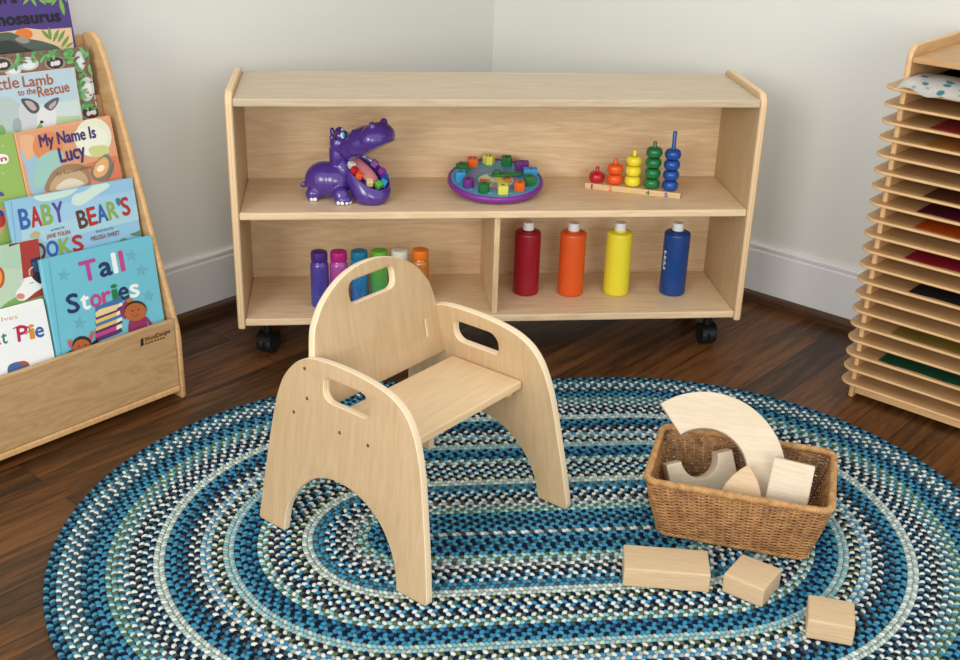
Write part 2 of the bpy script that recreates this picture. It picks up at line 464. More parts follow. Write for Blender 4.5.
# ------------------------------------------------------------------ low two-tier shelf on casters
SH, SM, SB = .6333, .3717, .1096
T = .0175
sw = .018; hw = .61; iw = hw-sw
sf = thing('mobile_storage_shelf', 'long low birch toy shelf on black casters standing across the room corner', 'shelf', (0, 0, 0))
def side_outline():
    return rrect(0, .292, .084, .6475, (.006, .006, .03, .03), 6)
for sgn in (-1, 1):
    # local x = depth, y = height, z = thickness
    Mx = Matrix(((0, 0, 1, sgn*(hw-sw/2)), (1, 0, 0, 0), (0, 1, 0, 0), (0, 0, 0, 1)))
    plate('side_panel', side_outline(), [], sw, .005, [M['chair_face'], M['edge']], sf, Mx, 3)
box('top_panel', (-iw, iw, 0, .291, SH-T, SH), M['birch_top'], sf, .003)
box('middle_shelf', (-iw, iw, .003, .277, SM-T, SM), M['birch_shelf_lit'], sf, .004, 3)
box('bottom_shelf', (-iw, iw, .003, .277, SB-T, SB), M['birch_shelf_lit'], sf, .004, 3)
box('divider', (-.008, .006, .012, .277, SB, SM-T), M['birch_z'], sf, .003)
box('back_panel', (-iw, iw, .277, .2865, SB-T, SH-T), M['birch_x'], sf, 0)
for sx in (-.546, .546):
    for sy in (.06, .235):
        cs = thing('t', 'x', 'x'); del cs['label'], cs['category']
        cs.name = 'caster'; cs.parent = sf; cs.location = (sx, sy, 0); cs.rotation_euler = (0, 0, R(62 if sx < 0 else 97))
        wm = bmesh.new()
        for o_ in (-.0100, .0100):
            Mw = Matrix.Translation((0, o_, .0262)) @ Matrix.Rotation(PI/2, 4, 'X')
            lathe_bm([(0, -.0095), (.020, -.0095), (.0252, -.0085), (.0262, -.006), (.0262, .006), (.0252, .0085), (.020, .0095), (0, .0095)], 28, wm, Mw)
        sharp(link('wheel', bm_mesh(wm), M['black_rubber'], cs), 40)
        fm = bmesh.new()
        # hood over the wheels plus swivel stem and plate
        prof = [(.0285*math.cos(a), .0262+.0285*math.sin(a)) for a in [R(10)+k*R(150)/12 for k in range(13)]]
        g = [[fm.verts.new((x, y, z)) for x, z in prof+[(p[0]*.7, .0262+(p[1]-.0262)*.7) for p in reversed(prof)]] for y in (-.0195, .0195)]
        n = len(g[0])
        for k in range(n): fm.faces.new((g[0][k], g[0][(k+1) % n], g[1][(k+1) % n], g[1][k]))
        for k in range(12):
            for gg in g: fm.faces.new((gg[k], gg[k+1], gg[n-2-k], gg[n-1-k]))
        lathe_bm([(0, .05), (.011, .05), (.011, .085), (0, .085)], 20, fm)
        box_bm(-.026, .026, -.02, .02, .083, SB-T, .001, 1, fm)
        link('fork', bm_mesh(fm), M['black_plastic'], cs)

# ------------------------------------------------------------------ toddler chair
CA = R(-44.7); ux = Vector((math.cos(CA), math.sin(CA), 0)); vx = Vector((-math.sin(CA), math.cos(CA), 0))
RB = Vector((-.517, -.688, RUG))
co_ = RB+vx*.204+Vector((-.003, -.005, .0008))
ch = thing('toddler_chair', 'small birch plywood toddler chair with arched sides and handle holes on the rug', 'chair', co_, CA)
TC = .016; PH = R(5.5)
arch = catmull([(.066, 0, 0), (.072, .046, 0), (.086, .078, 0), (.107, .106, 0), (.133, .129, 0), (.16, .142, 0), (.187, .147, 0), (.225, .1455, 0), (.258, .135, 0), (.286, .118, 0), (.309, .095, 0), (.327, .065, 0), (.337, .037, 0), (.343, 0, 0)], 4)
crown = catmull([(.411, .004, 0), (.402, .077, 0), (.387, .172, 0), (.377, .228, 0), (.367, .265, 0), (.353, .299, 0), (.333, .325, 0), (.307, .341, 0), (.273, .351, 0), (.222, .357, 0), (.168, .358, 0), (.122, .354, 0), (.091, .342, 0), (.068, .322, 0), (.051, .298, 0), (.041, .273, 0), (.034, .246, 0), (.021, .17, 0), (0, .004, 0)], 5)
outline = [(p.x, p.y) for p in arch]+[(.408, 0)]+[(p.x, p.y) for p in crown]+[(.003, 0)]
hole = rrect(.150, .256, .287, .330, (.021, .010, .023, .011), 7)
for sgn in (-1, 1):
    if sgn < 0:   # near side
        Y = Vector((0, math.sin(PH), math.cos(PH))); Z = Vector((0, -math.cos(PH), math.sin(PH))); P0 = Vector((0, -.204, 0))-Z*TC/2
    else:
        Y = Vector((0, -math.sin(PH), math.cos(PH))); Z = Vector((0, -math.cos(PH), -math.sin(PH))); P0 = Vector((.007, .2095, 0))+Z*TC/2
    Mx = Matrix(((1, Y.x, Z.x, P0.x), (0, Y.y, Z.y, P0.y), (0, Y.z, Z.z, P0.z), (0, 0, 0, 1)))
    sp_ = plate('side_panel', outline, [hole], TC, .0022, [M['chair_face'], M['chair_edge']], ch, Mx, 3)
    face = TC/2 if sgn < 0 else -TC/2
    sb = bmesh.new()
    for (a, s) in ((.104, .331), (.113, .278), (.082, .242), (.194, .242), (.260, .242)):
        MM = Matrix.Translation((a, s, face)) @ (Matrix.Identity(4) if sgn < 0 else Matrix.Rotation(PI, 4, 'X'))
        scr = bmesh.new(); lathe_bm([(.0032, -.001), (.0032, .0006), (.0026, .0009), (.0014, .0009), (.0012, .0002), (0, .0002)], 14, scr, MM)
        link('screw', bm_mesh(scr), M['screw'], sp_, (0, 0, 0))
    sb.free()
tb = R(10.9)
Y = Vector((-math.sin(tb), 0, math.cos(tb))); X = Vector((0, 1, 0)); Z = X.cross(Y)
P0 = Vector((.1315, .004, .2515))-Z*TC/2
bo = [(-.169, 0), (.1675, 0)]
half = [(.163, .09), (.1525, .135), (.142, .156), (.119, .1835), (.083, .2075), (.043, .2220), (0, .2265)]
arc = [(p.x, p.y) for p in catmull([(a, b, 0) for a, b in half+[(-a, b) for a, b in reversed(half[:-1])]], 6)]
bo += arc
slit = lambda x: rrect(x-.0018, x+.0018, .044, .079, .0017, 3)
Mx = Matrix(((X.x, Y.x, Z.x, P0.x), (X.y, Y.y, Z.y, P0.y), (X.z, Y.z, Z.z, P0.z), (0, 0, 0, 1)))
plate('backrest', bo, [rrect(-.0575, .0585, .161, .202, (.013, .017, .013, .017), 6), slit(-.121), slit(.121)], TC, .003, [M['chair_face'], M['chair_edge']], ch, Mx, 3)
box('seat', (.153, .319, -.1668, .1668, .2505-TC, .2505), M['chair_seat'], ch, .0035, 3)
for s_ in (-1, 1): box('seat_cleat', (.285, .300, s_*.158-.008, s_*.158+.008, .214, .2505-TC), M['maple_solid'], ch, .001)

# ------------------------------------------------------------------ book display rack on the left
BF = Vector((-.718, -.171, 0)); BA = R(42.6)
bw = Vector((math.cos(BA), math.sin(BA), 0)); bd = Vector((-math.sin(BA), math.cos(BA), 0))
# local frame: x along the front (0 at the right end, negative to the left), y back, z up
bk = thing('book_display_rack', 'tiered wooden book display rack with slanted side on the left by the wall', 'book rack', BF, BA)
prof = [(-.006, .004), (-.006, .150), (-.002, .175), (.169, .715), (.190, .758), (.208, .774), (.232, .777), (.252, .765), (.262, .73), (.335, .03), (.335, 0), (-.002, 0)]
def side_prof():
    low = prof[:3]
    c = catmull([(p[0], p[1], 0) for p in prof[3:9]], 5)
    return low+[(p.x, p.y) for p in c]+prof[9:]
BWID = .78
for x0 in (-.0055, -BWID):
    Mx = Matrix(((0, 0, 1, x0), (1, 0, 0, 0), (0, 1, 0, 0), (0, 0, 0, 1)))
    plate('side_panel', side_prof(), [], .014, .0055, [M['book_wood'], M['book_edge']], bk, Mx, 3)
ix0, ix1 = -BWID+.007, -.0125
box('front_panel', (ix0, ix1, -.003, .009, .034, .194), M['book_wood'], bk, .004, 3)
box('kick_rail', (ix0, ix1, -.005, .014, .020, .034), M['book_edge'], bk, .004, 3)
box('bottom_panel', (ix0, ix1, .009, .32, .034, .048), M['book_wood'], bk, 0)
box('top_rail', (ix0, ix1, .243, .255, .735, .768), M['book_wood'], bk, .002)
TB = R(10)
bup = Vector((0, math.sin(TB), math.cos(TB))); bn = Vector((0, -math.cos(TB), math.sin(TB)))   # cover plane axes, local
def cover_M(d0, x=0, s=0):
    """local matrix on the leaning plane: x across, y up the cover, z out of it"""
    P = Vector((x, d0, .158))+bup*s
    return Matrix(((1, bup.x, bn.x, P.x), (0, bup.y, bn.y, P.y), (0, bup.z, bn.z, P.z), (0, 0, 0, 1)))
for d0, s0, s1, lw in ((.028, -.026, .10, .015), (.058, .058, .25, .024), (.082, .197, .36, .018), (.113, .308, .50, .026), (.135, .449, .595, .016)):
    o = box('tier_panel', (ix0, ix1, s0, s1, -.006, 0), M['book_wood'], bk, .002)
    o.matrix_local = cover_M(d0)
    o = box('tier_ledge', (ix0, ix1, s0-.006, s0, 0, lw), M['book_wood'], bk, 0)
    o.matrix_local = cover_M(d0)
# maker's mark on the front panel
BW = Matrix.Translation(BF) @ Matrix.Rotation(BA, 4, 'Z')
ik = Ink(.0003)
lg = Matrix(((1, 0, 0, -.102), (0, 0, -1, -.0031), (0, 1, 0, .158), (0, 0, 0, 1)))
ik.poly([(0, 0), (.008, .002), (.009, .0185), (.002, .0165)], (34, 52, 44)); ik.poly([(.001, 0), (.008, .001), (.008, .008), (.001, .007)], (40, 22, 40))
ik.poly([(.010, .0055), (.052, .0055), (.064, .0105), (.010, .0105)], (190, 134, 44))
ik.text('WoodDesigns', (.011, .0085), (.076, .0085), .0088, (108, 34, 40), .0003)
for x_ in (.012, .019, .026, .034, .041, .049, .056): ik.poly([(x_, .0006), (x_+.005, .0006), (x_+.005, .0036), (x_, .0036)], (60, 46, 36))
ik.build('logo', M['ink_matte'], bk, lg)

pagem = plain('page_paper', (236, 230, 216), .8, .2, .03, scale=300)
class Book:
    """picture book leaning on a tier: covers, spine hinge, page block; artwork placed by measuring the photo on its cover plane"""
    def __init__(s, label, wid, hgt, tx, ts, d0, rot, rgb, thick=.011, group=None, rough=.38):
        RM = Matrix.Rotation(R(rot), 4, 'Z')
        dx = RM @ Vector((0, hgt, 0))
        Mw = BW @ cover_M(d0, tx-dx.x, ts-dx.y) @ RM
        c = Mw @ Vector((0, 0, -thick/2))
        x0, x1, s0, s1 = -wid/2, wid/2, 0, hgt
        s.root = thing('picture_book', label, 'book', c)
        s.root.rotation_euler = Mw.to_euler()
        s.Mw = Matrix.Translation(c) @ s.root.rotation_euler.to_matrix().to_4x4()
        s.inv = s.Mw.inverted(); s.n = (Mw.to_3x3() @ Vector((0, 0, 1)))
        s.P = Mw @ Vector((0, 0, 0)); s.thick = thick
        w, h = (x1-x0)/2, s1-s0
        cm = plain('cover', rgb, rough, .45)
        bm = box_bm(-w, w, 0, h, thick/2-.0016, thick/2, .0005, 1)
        box_bm(-w, w, 0, h, -thick/2, -thick/2+.0016, .0005, 1, bm)
        # rounded spine
        sp = bmesh.new(); n = 8
        g = [[sp.verts.new((-w-.0022*math.cos(a)+.0004, y, thick/2*math.sin(a))) for a in [-PI/2+PI*k/n for k in range(n+1)]] for y in (0, h)]
        for k in range(n): sp.faces.new((g[0][k], g[0][k+1], g[1][k+1], g[1][k]))
        me = bpy.data.meshes.new('t'); sp.to_mesh(me); sp.free(); bm.from_mesh(me); bpy.data.meshes.remove(me)
        s.cover = link('cover', bm_mesh(bm), cm, s.root)
        box('pages', (-w+.001, w-.003, .003, h-.003, -thick/2+.0016, thick/2-.0016), pagem, s.root, 0)
        s.ink = Ink(thick/2+.0002, .00004); s.w, s.h = w, h
    def at(s, px, py):
        q = s.inv @ measure(px, py, s.P, s.n); return (max(-s.w, min(s.w, q.x)), max(0, min(s.h, q.y)))
    def atf(s, px, py):
        q = s.inv @ measure(px, py, s.P, s.n); return (q.x, q.y)
    def pts(s, L, z=None):
        if z is not None: L = [(z[0]+a/4.715, z[1]+b/4.715) for a, b in L]
        return [s.at(*p) for p in L]
    def done(s, name='cover_art'): return s.ink.build(name, M['ink'], s.root)
    # shorthands in photo coordinates
    def poly(s, L, rgb, z=None): s.ink.poly(s.pts(L, z), rgb)
    def blob(s, L, rgb, z=None):
        q = catmull([(a, b, 0) for a, b in L], 5, True)
        s.ink.poly(s.pts([(v.x, v.y) for v in q], z), rgb)
    def line(s, L, w, rgb, z=None, smooth=True): s.ink.line(s.pts(L, z), w, rgb, smooth)
    def ell(s, c, a, b, rgb, z=None, rot=0):
        L = [(c[0]+a*math.cos(t)*math.cos(rot)-b*math.sin(t)*math.sin(rot), c[1]+a*math.cos(t)*math.sin(rot)+b*math.sin(t)*math.cos(rot)) for t in [2*PI*k/22 for k in range(22)]]
        s.ink.poly(s.pts(L, z), rgb)
    def text(s, t, p0, p1, hpx, rgb, z=None, bold=.0):
        k = 4.715 if z is not None else 1
        if z is not None: p0 = (z[0]+p0[0]/k, z[1]+p0[1]/k); p1 = (z[0]+p1[0]/k, z[1]+p1[1]/k)
        a = Vector(s.atf(*p0)); b = Vector(s.atf(*p1)); c = Vector(s.atf(p0[0], p0[1]-hpx/k))
        s.ink.text(t, a, b, (c-a).length, rgb, bold)
    def word(s, letters, p0, p1, hpx, z=None, bold=.0004):
        """letters [(char, rgb, relative width)] along a baseline, each its own colour"""
        tot = sum(l[2] for l in letters); x = 0
        for chx, rgb, wd in letters:
            f0 = x/tot; f1 = (x+wd*.86)/tot; x += wd
            if rgb is None: continue
            q = lambda f: (p0[0]+(p1[0]-p0[0])*f, p0[1]+(p1[1]-p0[1])*f)
            s.text(chx, q(f0), q(f1), hpx, rgb, z, bold)
Z1, Z2, Z3 = (0, 0), (0, 120), (0, 250)

# -- turquoise book, front tier right
b = Book('turquoise picture book with two cartoon children on the front tier of the rack', .255, .240, -.1420, .2225, .0145, -2.5, (112, 188, 204), .013)
for c in ((300, 120), (665, 95), (620, 25), (700, 215), (375, 345)):
    L = []
    for k in range(10):
        a = PI/2+k*PI/5; rr = 34 if k % 2 == 0 else 15
        L.append((c[0]+rr*math.cos(a), c[1]-rr*math.sin(a)))
    b.poly(L, (98, 174, 192), Z3)
b.line([(230, 50), (292, 505)], .0012, (84, 158, 178), Z3, False)
NV, MG, WH, GR = (34, 52, 96), (196, 62, 128), (236, 240, 232), (32, 130, 62)
b.word([('T', (186, 60, 140), 1.15), ('a', NV, .85), ('l', WH, .24), ('l', None, .2), ('l', MG, .24), ('l', None, .1)], (388, 152), (600, 92), 96, Z3, .0016)
b.word([('S', NV, 1.05), ('t', WH, .75), ('o', MG, .9), ('r', MG, .75), ('i', GR, .5), ('e', NV, .85), ('s', WH, .8)], (322, 300), (665, 212), 88, Z3, .0014)
# pile of books
pile = [((92, 44, 104), 445), ((196, 60, 128), 425), ((76, 48, 110), 405), ((236, 182, 84), 392), ((58, 118, 178), 374), ((238, 190, 92), 358), ((92, 44, 104), 340), ((196, 62, 128), 322), ((60, 112, 168), 305)]
for k, (c, y) in enumerate(pile):
    b.poly([(450, y-10), (548, y-48), (548, y-76), (447, y-36)], c, Z3)
    b.poly([(548, y-48), (577, y-62), (565, y-92), (548, y-76)], (240, 226, 196) if k % 2 else c, Z3)
b.poly([(446, 296), (470, 278), (562, 252), (548, 282), (450, 318)], (236, 204, 140), Z3)
# child on the right
b.blob([(612, 398), (606, 340), (640, 316), (685, 312), (728, 366), (712, 372), (690, 335), (688, 372)], (150, 44, 92), Z3)
b.line([(598, 318), (574, 290), (600, 240)], .011, (150, 44, 92), Z3)
b.ell((608, 238), 16, 11, (196, 112, 48), Z3)
b.ell((636, 284), 54, 46, (70, 38, 26), Z3, -.2); b.ell((636, 292), 52, 42, (186, 98, 42), Z3, -.2)
b.ell((602, 302), 9, 9, (206, 96, 52), Z3); b.ell((668, 290), 9, 9, (206, 96, 52), Z3)
b.line([(620, 306), (636, 312), (652, 303)], .001, (92, 40, 22), Z3); b.ell((622, 286), 3, 4, (30, 20, 16), Z3); b.ell((650, 280), 3, 4, (30, 20, 16), Z3)
# child peeping at the bottom
b.blob([(312, 500), (318, 480), (345, 470), (348, 494)], (52, 30, 28), Z3); b.blob([(430, 440), (455, 420), (462, 442), (440, 452)], (52, 30, 28), Z3)
b.line([(345, 468), (325, 432)], .008, (198, 78, 112), Z3); b.line([(418, 440), (432, 392)], .008, (198, 78, 112), Z3)
b.ell((326, 430), 10, 9, (196, 112, 48), Z3); b.ell((433, 390), 10, 9, (196, 112, 48), Z3)
b.ell((384, 445), 46, 40, (66, 36, 26), Z3, -.2); b.ell((384, 458), 42, 38, (186, 98, 42), Z3, -.2)
b.ell((370, 452), 3, 4, (30, 20, 16), Z3); b.ell((400, 446), 3, 4, (30, 20, 16), Z3); b.line([(374, 468), (386, 472), (398, 464)], .001, (92, 40, 22), Z3)
b.done()

# -- white book, front tier left
b = Book('white picture book with red lettering at the left of the front tier', .240, .170, -.401, .155, .016, -1.5, (240, 240, 236), .009)
b.poly([(-400, 200), (400, 200), (400, 800), (-400, 800)], (238, 239, 236), Z3)
b.text('Ives', (8, 338), (84, 322), 22, (222, 146, 76), Z3)
b.word([('a', (224, 120, 44), .9), ('t', (54, 138, 118), .7)], (-26, 452), (40, 436), 62, Z3, .0008)
b.word([('P', (196, 34, 72), 1.2), ('i', (226, 144, 40), .6), ('e', (52, 96, 166), .95)], (86, 432), (214, 404), 72, Z3, .0010)
b.line([(60, 372), (100, 356), (140, 372), (120, 398)], .0022, (196, 34, 72), Z3)
b.blob([(40, 545), (90, 525), (132, 535), (134, 548), (80, 572), (40, 590)], (70, 104, 160), Z3)
b.blob([(85, 530), (110, 522), (134, 532), (130, 548), (100, 540)], (176, 84, 52), Z3)
b.done()

# -- red and green farm book, second tier left
b = Book('red and green picture book with a white cow on the second tier', .230, .200, -.369, .270, .036, -3, (186, 206, 178), .007)
b.poly([(0, 700), (0, 560), (190, 560), (190, 700)], (170, 204, 172), Z2)
b.blob([(-10, 300), (60, 230), (190, 190), (230, 240), (200, 290), (90, 330)], (122, 170, 84), Z3)
b.poly([(85, -70), (180, -95), (215, 210), (120, 240)], (178, 52, 42), Z3)
b.poly([(38, 35-90), (85, 20-90), (85, 60-90), (42, 75-90)], (96, 34, 34), Z3)
b.poly([(40, -60), (86, -70), (88, -30), (42, -20)], (96, 34, 34), Z3)
b.ell((-8, 130), 30, 52, (206, 74, 40), Z3); b.ell((-10, 130), 20, 38, (232, 158, 60), Z3)
b.poly([(140, 45), (190, 28), (200, 140), (160, 130)], (40, 52, 84), Z3)
b.poly([(150, 60), (185, 48), (190, 100), (165, 105)], (60, 78, 120), Z3)
b.blob([(74, 205), (100, 165), (105, 140), (150, 125), (205, 140), (200, 175), (165, 200), (120, 235), (85, 235)], (236, 234, 226), Z3)
b.blob([(150, 125), (190, 100), (208, 130), (190, 160)], (46, 46, 50), Z3)
b.blob([(76, 145), (105, 135), (110, 150), (90, 158)], (206, 198, 190), Z3); b.line([(140, 120), (138, 95), (155, 80)], .003, (204, 186, 148), Z3)
b.ell((96, 218), 20, 14, (226, 128, 112), Z3); b.line([(140, 158), (158, 152)], .0012, (40, 40, 40), Z3)
b.done()

# -- pale blue book with big coloured capitals, second tier
b = Book('pale blue picture book with clouds and multicoloured capital letters on the second tier', .281, .275, -.1565, .3415, .0445, -2.2, (132, 184, 214), .012)
CB, CRD, CG, CP_, CBr = (44, 96, 168), (186, 42, 36), (136, 172, 66), (84, 66, 150), (92, 58, 40)
b.poly([(38, 385), (632, 268), (660, 540), (60, 700)], (138, 190, 218), Z2)
b.line([(52, 385), (80, 690)], .0014, (92, 146, 184), Z2, False)
b.poly([(90, 430), (640, 330), (645, 400), (100, 520)], (150, 198, 222), Z2)
b.poly([(100, 520), (645, 400), (655, 470), (105, 600)], (162, 204, 216), Z2)
b.blob([(158, 362), (230, 345), (300, 325), (365, 320), (330, 352), (270, 372), (200, 384)], (196, 222, 206), Z2)
b.blob([(336, 378), (352, 352), (400, 335), (440, 308), (500, 297), (516, 312), (470, 345), (430, 372), (380, 402), (345, 398)], (200, 224, 206), Z2)
b.word([('B', CB, 1), ('A', CRD, 1), ('B', CG, 1), ('Y', CP_, 1)], (100, 516), (312, 475), 96, Z2, .0014)
b.word([('B', CBr, 1), ('E', CRD, .92), ('A', CB, 1.05), ('R', CG, 1), ("'", (44, 130, 130), .35), ('S', CRD, .85)], (376, 512), (622, 440), 84, Z2, .0014)
b.word([('B', None, 1), ('O', CBr, .9), ('O', CB, 1), ('K', CG, 1), ('S', CRD, .9)], (110, 672), (402, 610), 74, Z2, .0014)
b.text('written by', (238, 526), (304, 508), 13, (60, 84, 104), Z2)
b.text('JANE YOLEN', (220, 560), (330, 536), 20, (170, 60, 60), Z2, .0002)
b.text('illustrated by', (452, 532), (534, 512), 13, (60, 84, 104), Z2)
b.text('MELISSA SWEET', (430, 570), (564, 540), 20, (150, 60, 70), Z2, .0002)
b.blob([(140, 545), (160, 525), (185, 530), (180, 552), (150, 556)], (190, 170, 110), Z2)
b.blob([(610, 540), (640, 528), (662, 520), (660, 545)], (86, 140, 84), Z2); b.blob([(560, 570), (580, 556), (596, 562), (580, 572)], (96, 150, 84), Z2)
b.done()

# -- orange hedgehog book, third tier right
b = Book('orange and cream picture book with a sleeping hedgehog on the third tier', .213, .265, -.1325, .465, .0675, 0, (226, 158, 112), .012)
b.poly([(70, 60), (530, -6), (590, 290), (150, 370)], (224, 152, 106), Z2)
b.poly([(78, 62), (120, 56), (165, 345), (130, 356)], (214, 160, 112), Z2)
b.blob([(95, 140), (150, 120), (190, 190), (230, 300), (200, 345), (150, 345), (125, 240)], (150, 186, 204), Z2)
b.blob([(95, 80), (150, 72), (170, 130), (140, 190), (105, 150)], (232, 172, 124), Z2)
b.ell((225, 125), 72, 70, (228, 132, 72), Z2); b.ell((440, 82), 86, 92, (226, 226, 196), Z2)
b.blob([(350, 60), (430, 30), (500, 60), (500, 130), (430, 170), (370, 140)], (232, 232, 206), Z2); b.blob([(420, 130), (500, 120), (510, 160), (440, 175)], (206, 206, 128), Z2)
b.blob([(185, 180), (270, 140), (300, 180), (262, 260), (240, 300), (170, 320), (155, 290)], (150, 198, 182), Z2)
b.blob([(395, 215), (470, 190), (560, 170), (585, 260), (560, 276), (480, 290), (420, 280)], (222, 118, 76), Z2)
b.blob([(215, 335), (230, 270), (270, 225), (340, 206), (400, 215), (424, 260), (420, 310), (330, 330)], (160, 122, 82), Z2)
b.blob([(235, 335), (262, 268), (320, 236), (390, 246), (412, 300), (330, 328)], (196, 162, 118), Z2)
b.blob([(262, 326), (300, 285), (350, 276), (396, 300), (330, 326)], (224, 208, 180), Z2)
b.blob([(425, 250), (450, 200), (500, 160), (528, 190), (535, 240), (500, 282), (450, 284)], (128, 118, 104), Z2)
b.blob([(440, 250), (452, 206), (490, 175), (512, 200), (500, 250), (460, 272)], (232, 168, 92), Z2)
b.ell((474, 228), 20, 14, (244, 226, 196), Z2, -.6)
for k in range(12): b.line([(500+k*3, 282-k*8), (518+k*2, 280-k*8)], .0009, (70, 66, 60), Z2, False)
PU = (62, 40, 108)
b.text('My Name Is', (190, 128), (452, 82), 58, PU, Z2, .0009)
b.text('Lucy', (286, 200), (404, 172), 70, PU, Z2, .0011)
b.text('by Karina Wren', (268, 262), (432, 226), 16, (110, 76, 54), Z2)
b.done()

# -- lime green book, third tier left
b = Book('lime green picture book at the left end of the third tier', .220, .265, -.352, .466, .070, 0, (146, 184, 76), .010)
b.poly([(-400, -200), (400, -200), (400, 800), (-400, 800)], (148, 184, 82), Z2)
b.blob([(-30, 170), (10, 160), (38, 172), (36, 200), (0, 206)], (236, 236, 226), Z2)
b.text('n', (6, 196), (32, 190), 24, (206, 60, 50), Z2, .0008)
b.ell((12, 122), 6, 6, (176, 204, 112), Z2); b.ell((14, 252), 6, 6, (176, 204, 112), Z2)
b.blob([(-20, 350), (4, 338), (20, 352), (6, 360)], (76, 72, 150), Z2)
b.blob([(-20, 470), (10, 400), (34, 450), (20, 520), (-20, 540)], (206, 158, 112), Z2)
b.blob([(-20, 440), (6, 425), (20, 455), (-10, 470)], (72, 62, 140), Z2); b.blob([(-20, 470), (18, 452), (24, 490), (0, 508), (-20, 505)], (196, 56, 42), Z2)
b.done()

# -- pale blue lamb book, fourth tier
b = Book('pale grey-blue picture book with a lamb looking out on the fourth tier', .230, .250, -.186, .570, .092, -2, (170, 196, 206), .009)
b.poly([(-60, 358), (350, 315), (385, 600), (-60, 640)], (176, 200, 210), Z1)
b.poly([(-60, 520), (370, 470), (385, 600), (-60, 640)], (196, 212, 206), Z1)
b.poly([(-60, 560), (378, 545), (385, 600), (-60, 640)], (176, 200, 152), Z1)
b.line([(-20, 362), (350, 316), (384, 570)], .0022, (222, 196, 180), Z1, False)
b.blob([(-60, 480), (20, 455), (80, 480), (100, 520), (90, 600), (40, 620), (-60, 630)], (176, 192, 184), Z1)
b.blob([(90, 500), (140, 500), (200, 510), (258, 520), (268, 560), (250, 620), (150, 640), (100, 600)], (196, 200, 200), Z1)
b.blob([(180, 520), (220, 505), (262, 520), (262, 580), (240, 640), (180, 640)], (216, 216, 214), Z1)
b.blob([(98, 470), (140, 466), (180, 490), (184, 520), (160, 536), (130, 520)], (74, 78, 84), Z1); b.blob([(116, 478), (150, 480), (172, 512), (150, 520)], (190, 160, 156), Z1)
b.blob([(206, 500), (240, 470), (275, 460), (270, 490), (240, 522)], (84, 88, 94), Z1); b.blob([(230, 500), (262, 474), (262, 492), (240, 515)], (186, 158, 154), Z1)
b.ell((196, 575), 9, 7, (34, 34, 38), Z1); b.ell((80, 590), 22, 34, (150, 168, 164), Z1)
b.blob([(-20, 640), (0, 590), (24, 610), (20, 660)], (122, 170, 92), Z1); b.blob([(165, 620), (190, 580), (205, 620), (190, 640)], (128, 176, 98), Z1)
OR = (172, 84, 40)
b.text('Little', (-62, 434), (92, 412), 56, OR, Z1, .0004)
b.text('Lamb', (110, 410), (252, 396), 50, OR, Z1, .0005)
b.text('to the', (86, 452), (170, 440), 30, OR, Z1, .0003)
b.text('Rescue', (182, 458), (328, 430), 50, OR, Z1, .0005)
b.done()

# -- leafy book with nests behind the lamb book
b = Book('tall picture book with green leaves and bird nests, mostly behind the lamb book', .240, .290, -.147, .606, .102, -2, (196, 192, 178), .008)
b.poly([(-60, 262), (410, 218), (460, 560), (-60, 600)], (132, 100, 76), Z1)
for c, a_, b_ in (((130, 300), 52, 32), ((375, 290), 26, 50), ((408, 420), 36, 58), ((60, 330), 40, 30)):
    b.ell(c, a_, b_, (196, 202, 196), Z1); b.ell((c[0]+4, c[1]+4), a_*.6, b_*.6, (222, 224, 218), Z1)
for c in ((10, 305), (258, 296), (428, 530)):
    b.ell(c, 50, 36, (150, 138, 122), Z1); b.ell(c, 40, 28, (62, 48, 42), Z1)
    for dx in (-12, 4, 16): b.ell((c[0]+dx, c[1]+3-dx*.2), 9, 12, (216, 210, 202), Z1)
rg = random.Random(4)
for c in ((85, 275), (70, 300), (150, 262), (205, 268), (250, 248), (300, 245), (330, 262), (345, 290), (395, 250), (410, 280), (380, 335), (420, 340), (375, 410), (380, 440), (395, 490), (420, 495), (340, 240)):
    for k in range(4):
        a = rg.random()*6.28; p = (c[0]+16*math.cos(a), c[1]+16*math.sin(a))
        b.ell(p, 20, 8, rg.choice([(92, 160, 84), (112, 178, 98), (78, 140, 76)]), Z1, a)
for k in range(26):
    b.ell((rg.uniform(0, 440), rg.uniform(240, 300)), 5, 4, (120, 56, 40), Z1)
for k in range(14): b.ell((rg.uniform(370, 450), rg.uniform(300, 560)), 6, 4, (120, 60, 44), Z1)
b.done()

# -- purple dinosaur book, top tier
b = Book('purple picture book with a sunset over dark hills on the top tier of the rack', .240, .305, -.157, .760, .122, -1, (70, 48, 122), .012)
b.poly([(-60, -60), (310, -60), (335, 132), (-60, 160)], (72, 50, 126), Z1)
b.poly([(-60, 160), (60, 145), (120, 132), (200, 140), (335, 130), (352, 250), (-60, 260)], (226, 186, 136), Z1)
b.ell((112, 162), 42, 28, (232, 116, 30), Z1)
b.blob([(-60, 180), (40, 152), (110, 178), (200, 195), (280, 226), (270, 270), (-60, 290)], (78, 92, 78), Z1)
b.blob([(-60, 215), (40, 190), (110, 220), (150, 250), (-60, 280)], (48, 56, 50), Z1); b.blob([(70, 185), (110, 170), (140, 195), (110, 205)], (150, 140, 122), Z1)
for q_ in ([(195, 142), (240, 188)], [(228, 128), (240, 186)], [(276, 138), (250, 198)], [(305, 142), (272, 200)], [(325, 168), (290, 222)], [(345, 200), (310, 222)]):
    (x_a, y_a), (x_b, y_b) = q_; nx_, ny_ = (y_b-y_a)*.13, -(x_b-x_a)*.13
    b.blob([(x_a, y_a), ((x_a+x_b)/2+nx_, (y_a+y_b)/2+ny_), (x_b, y_b), ((x_a+x_b)/2-nx_, (y_a+y_b)/2-ny_)], (104, 150, 64), Z1)
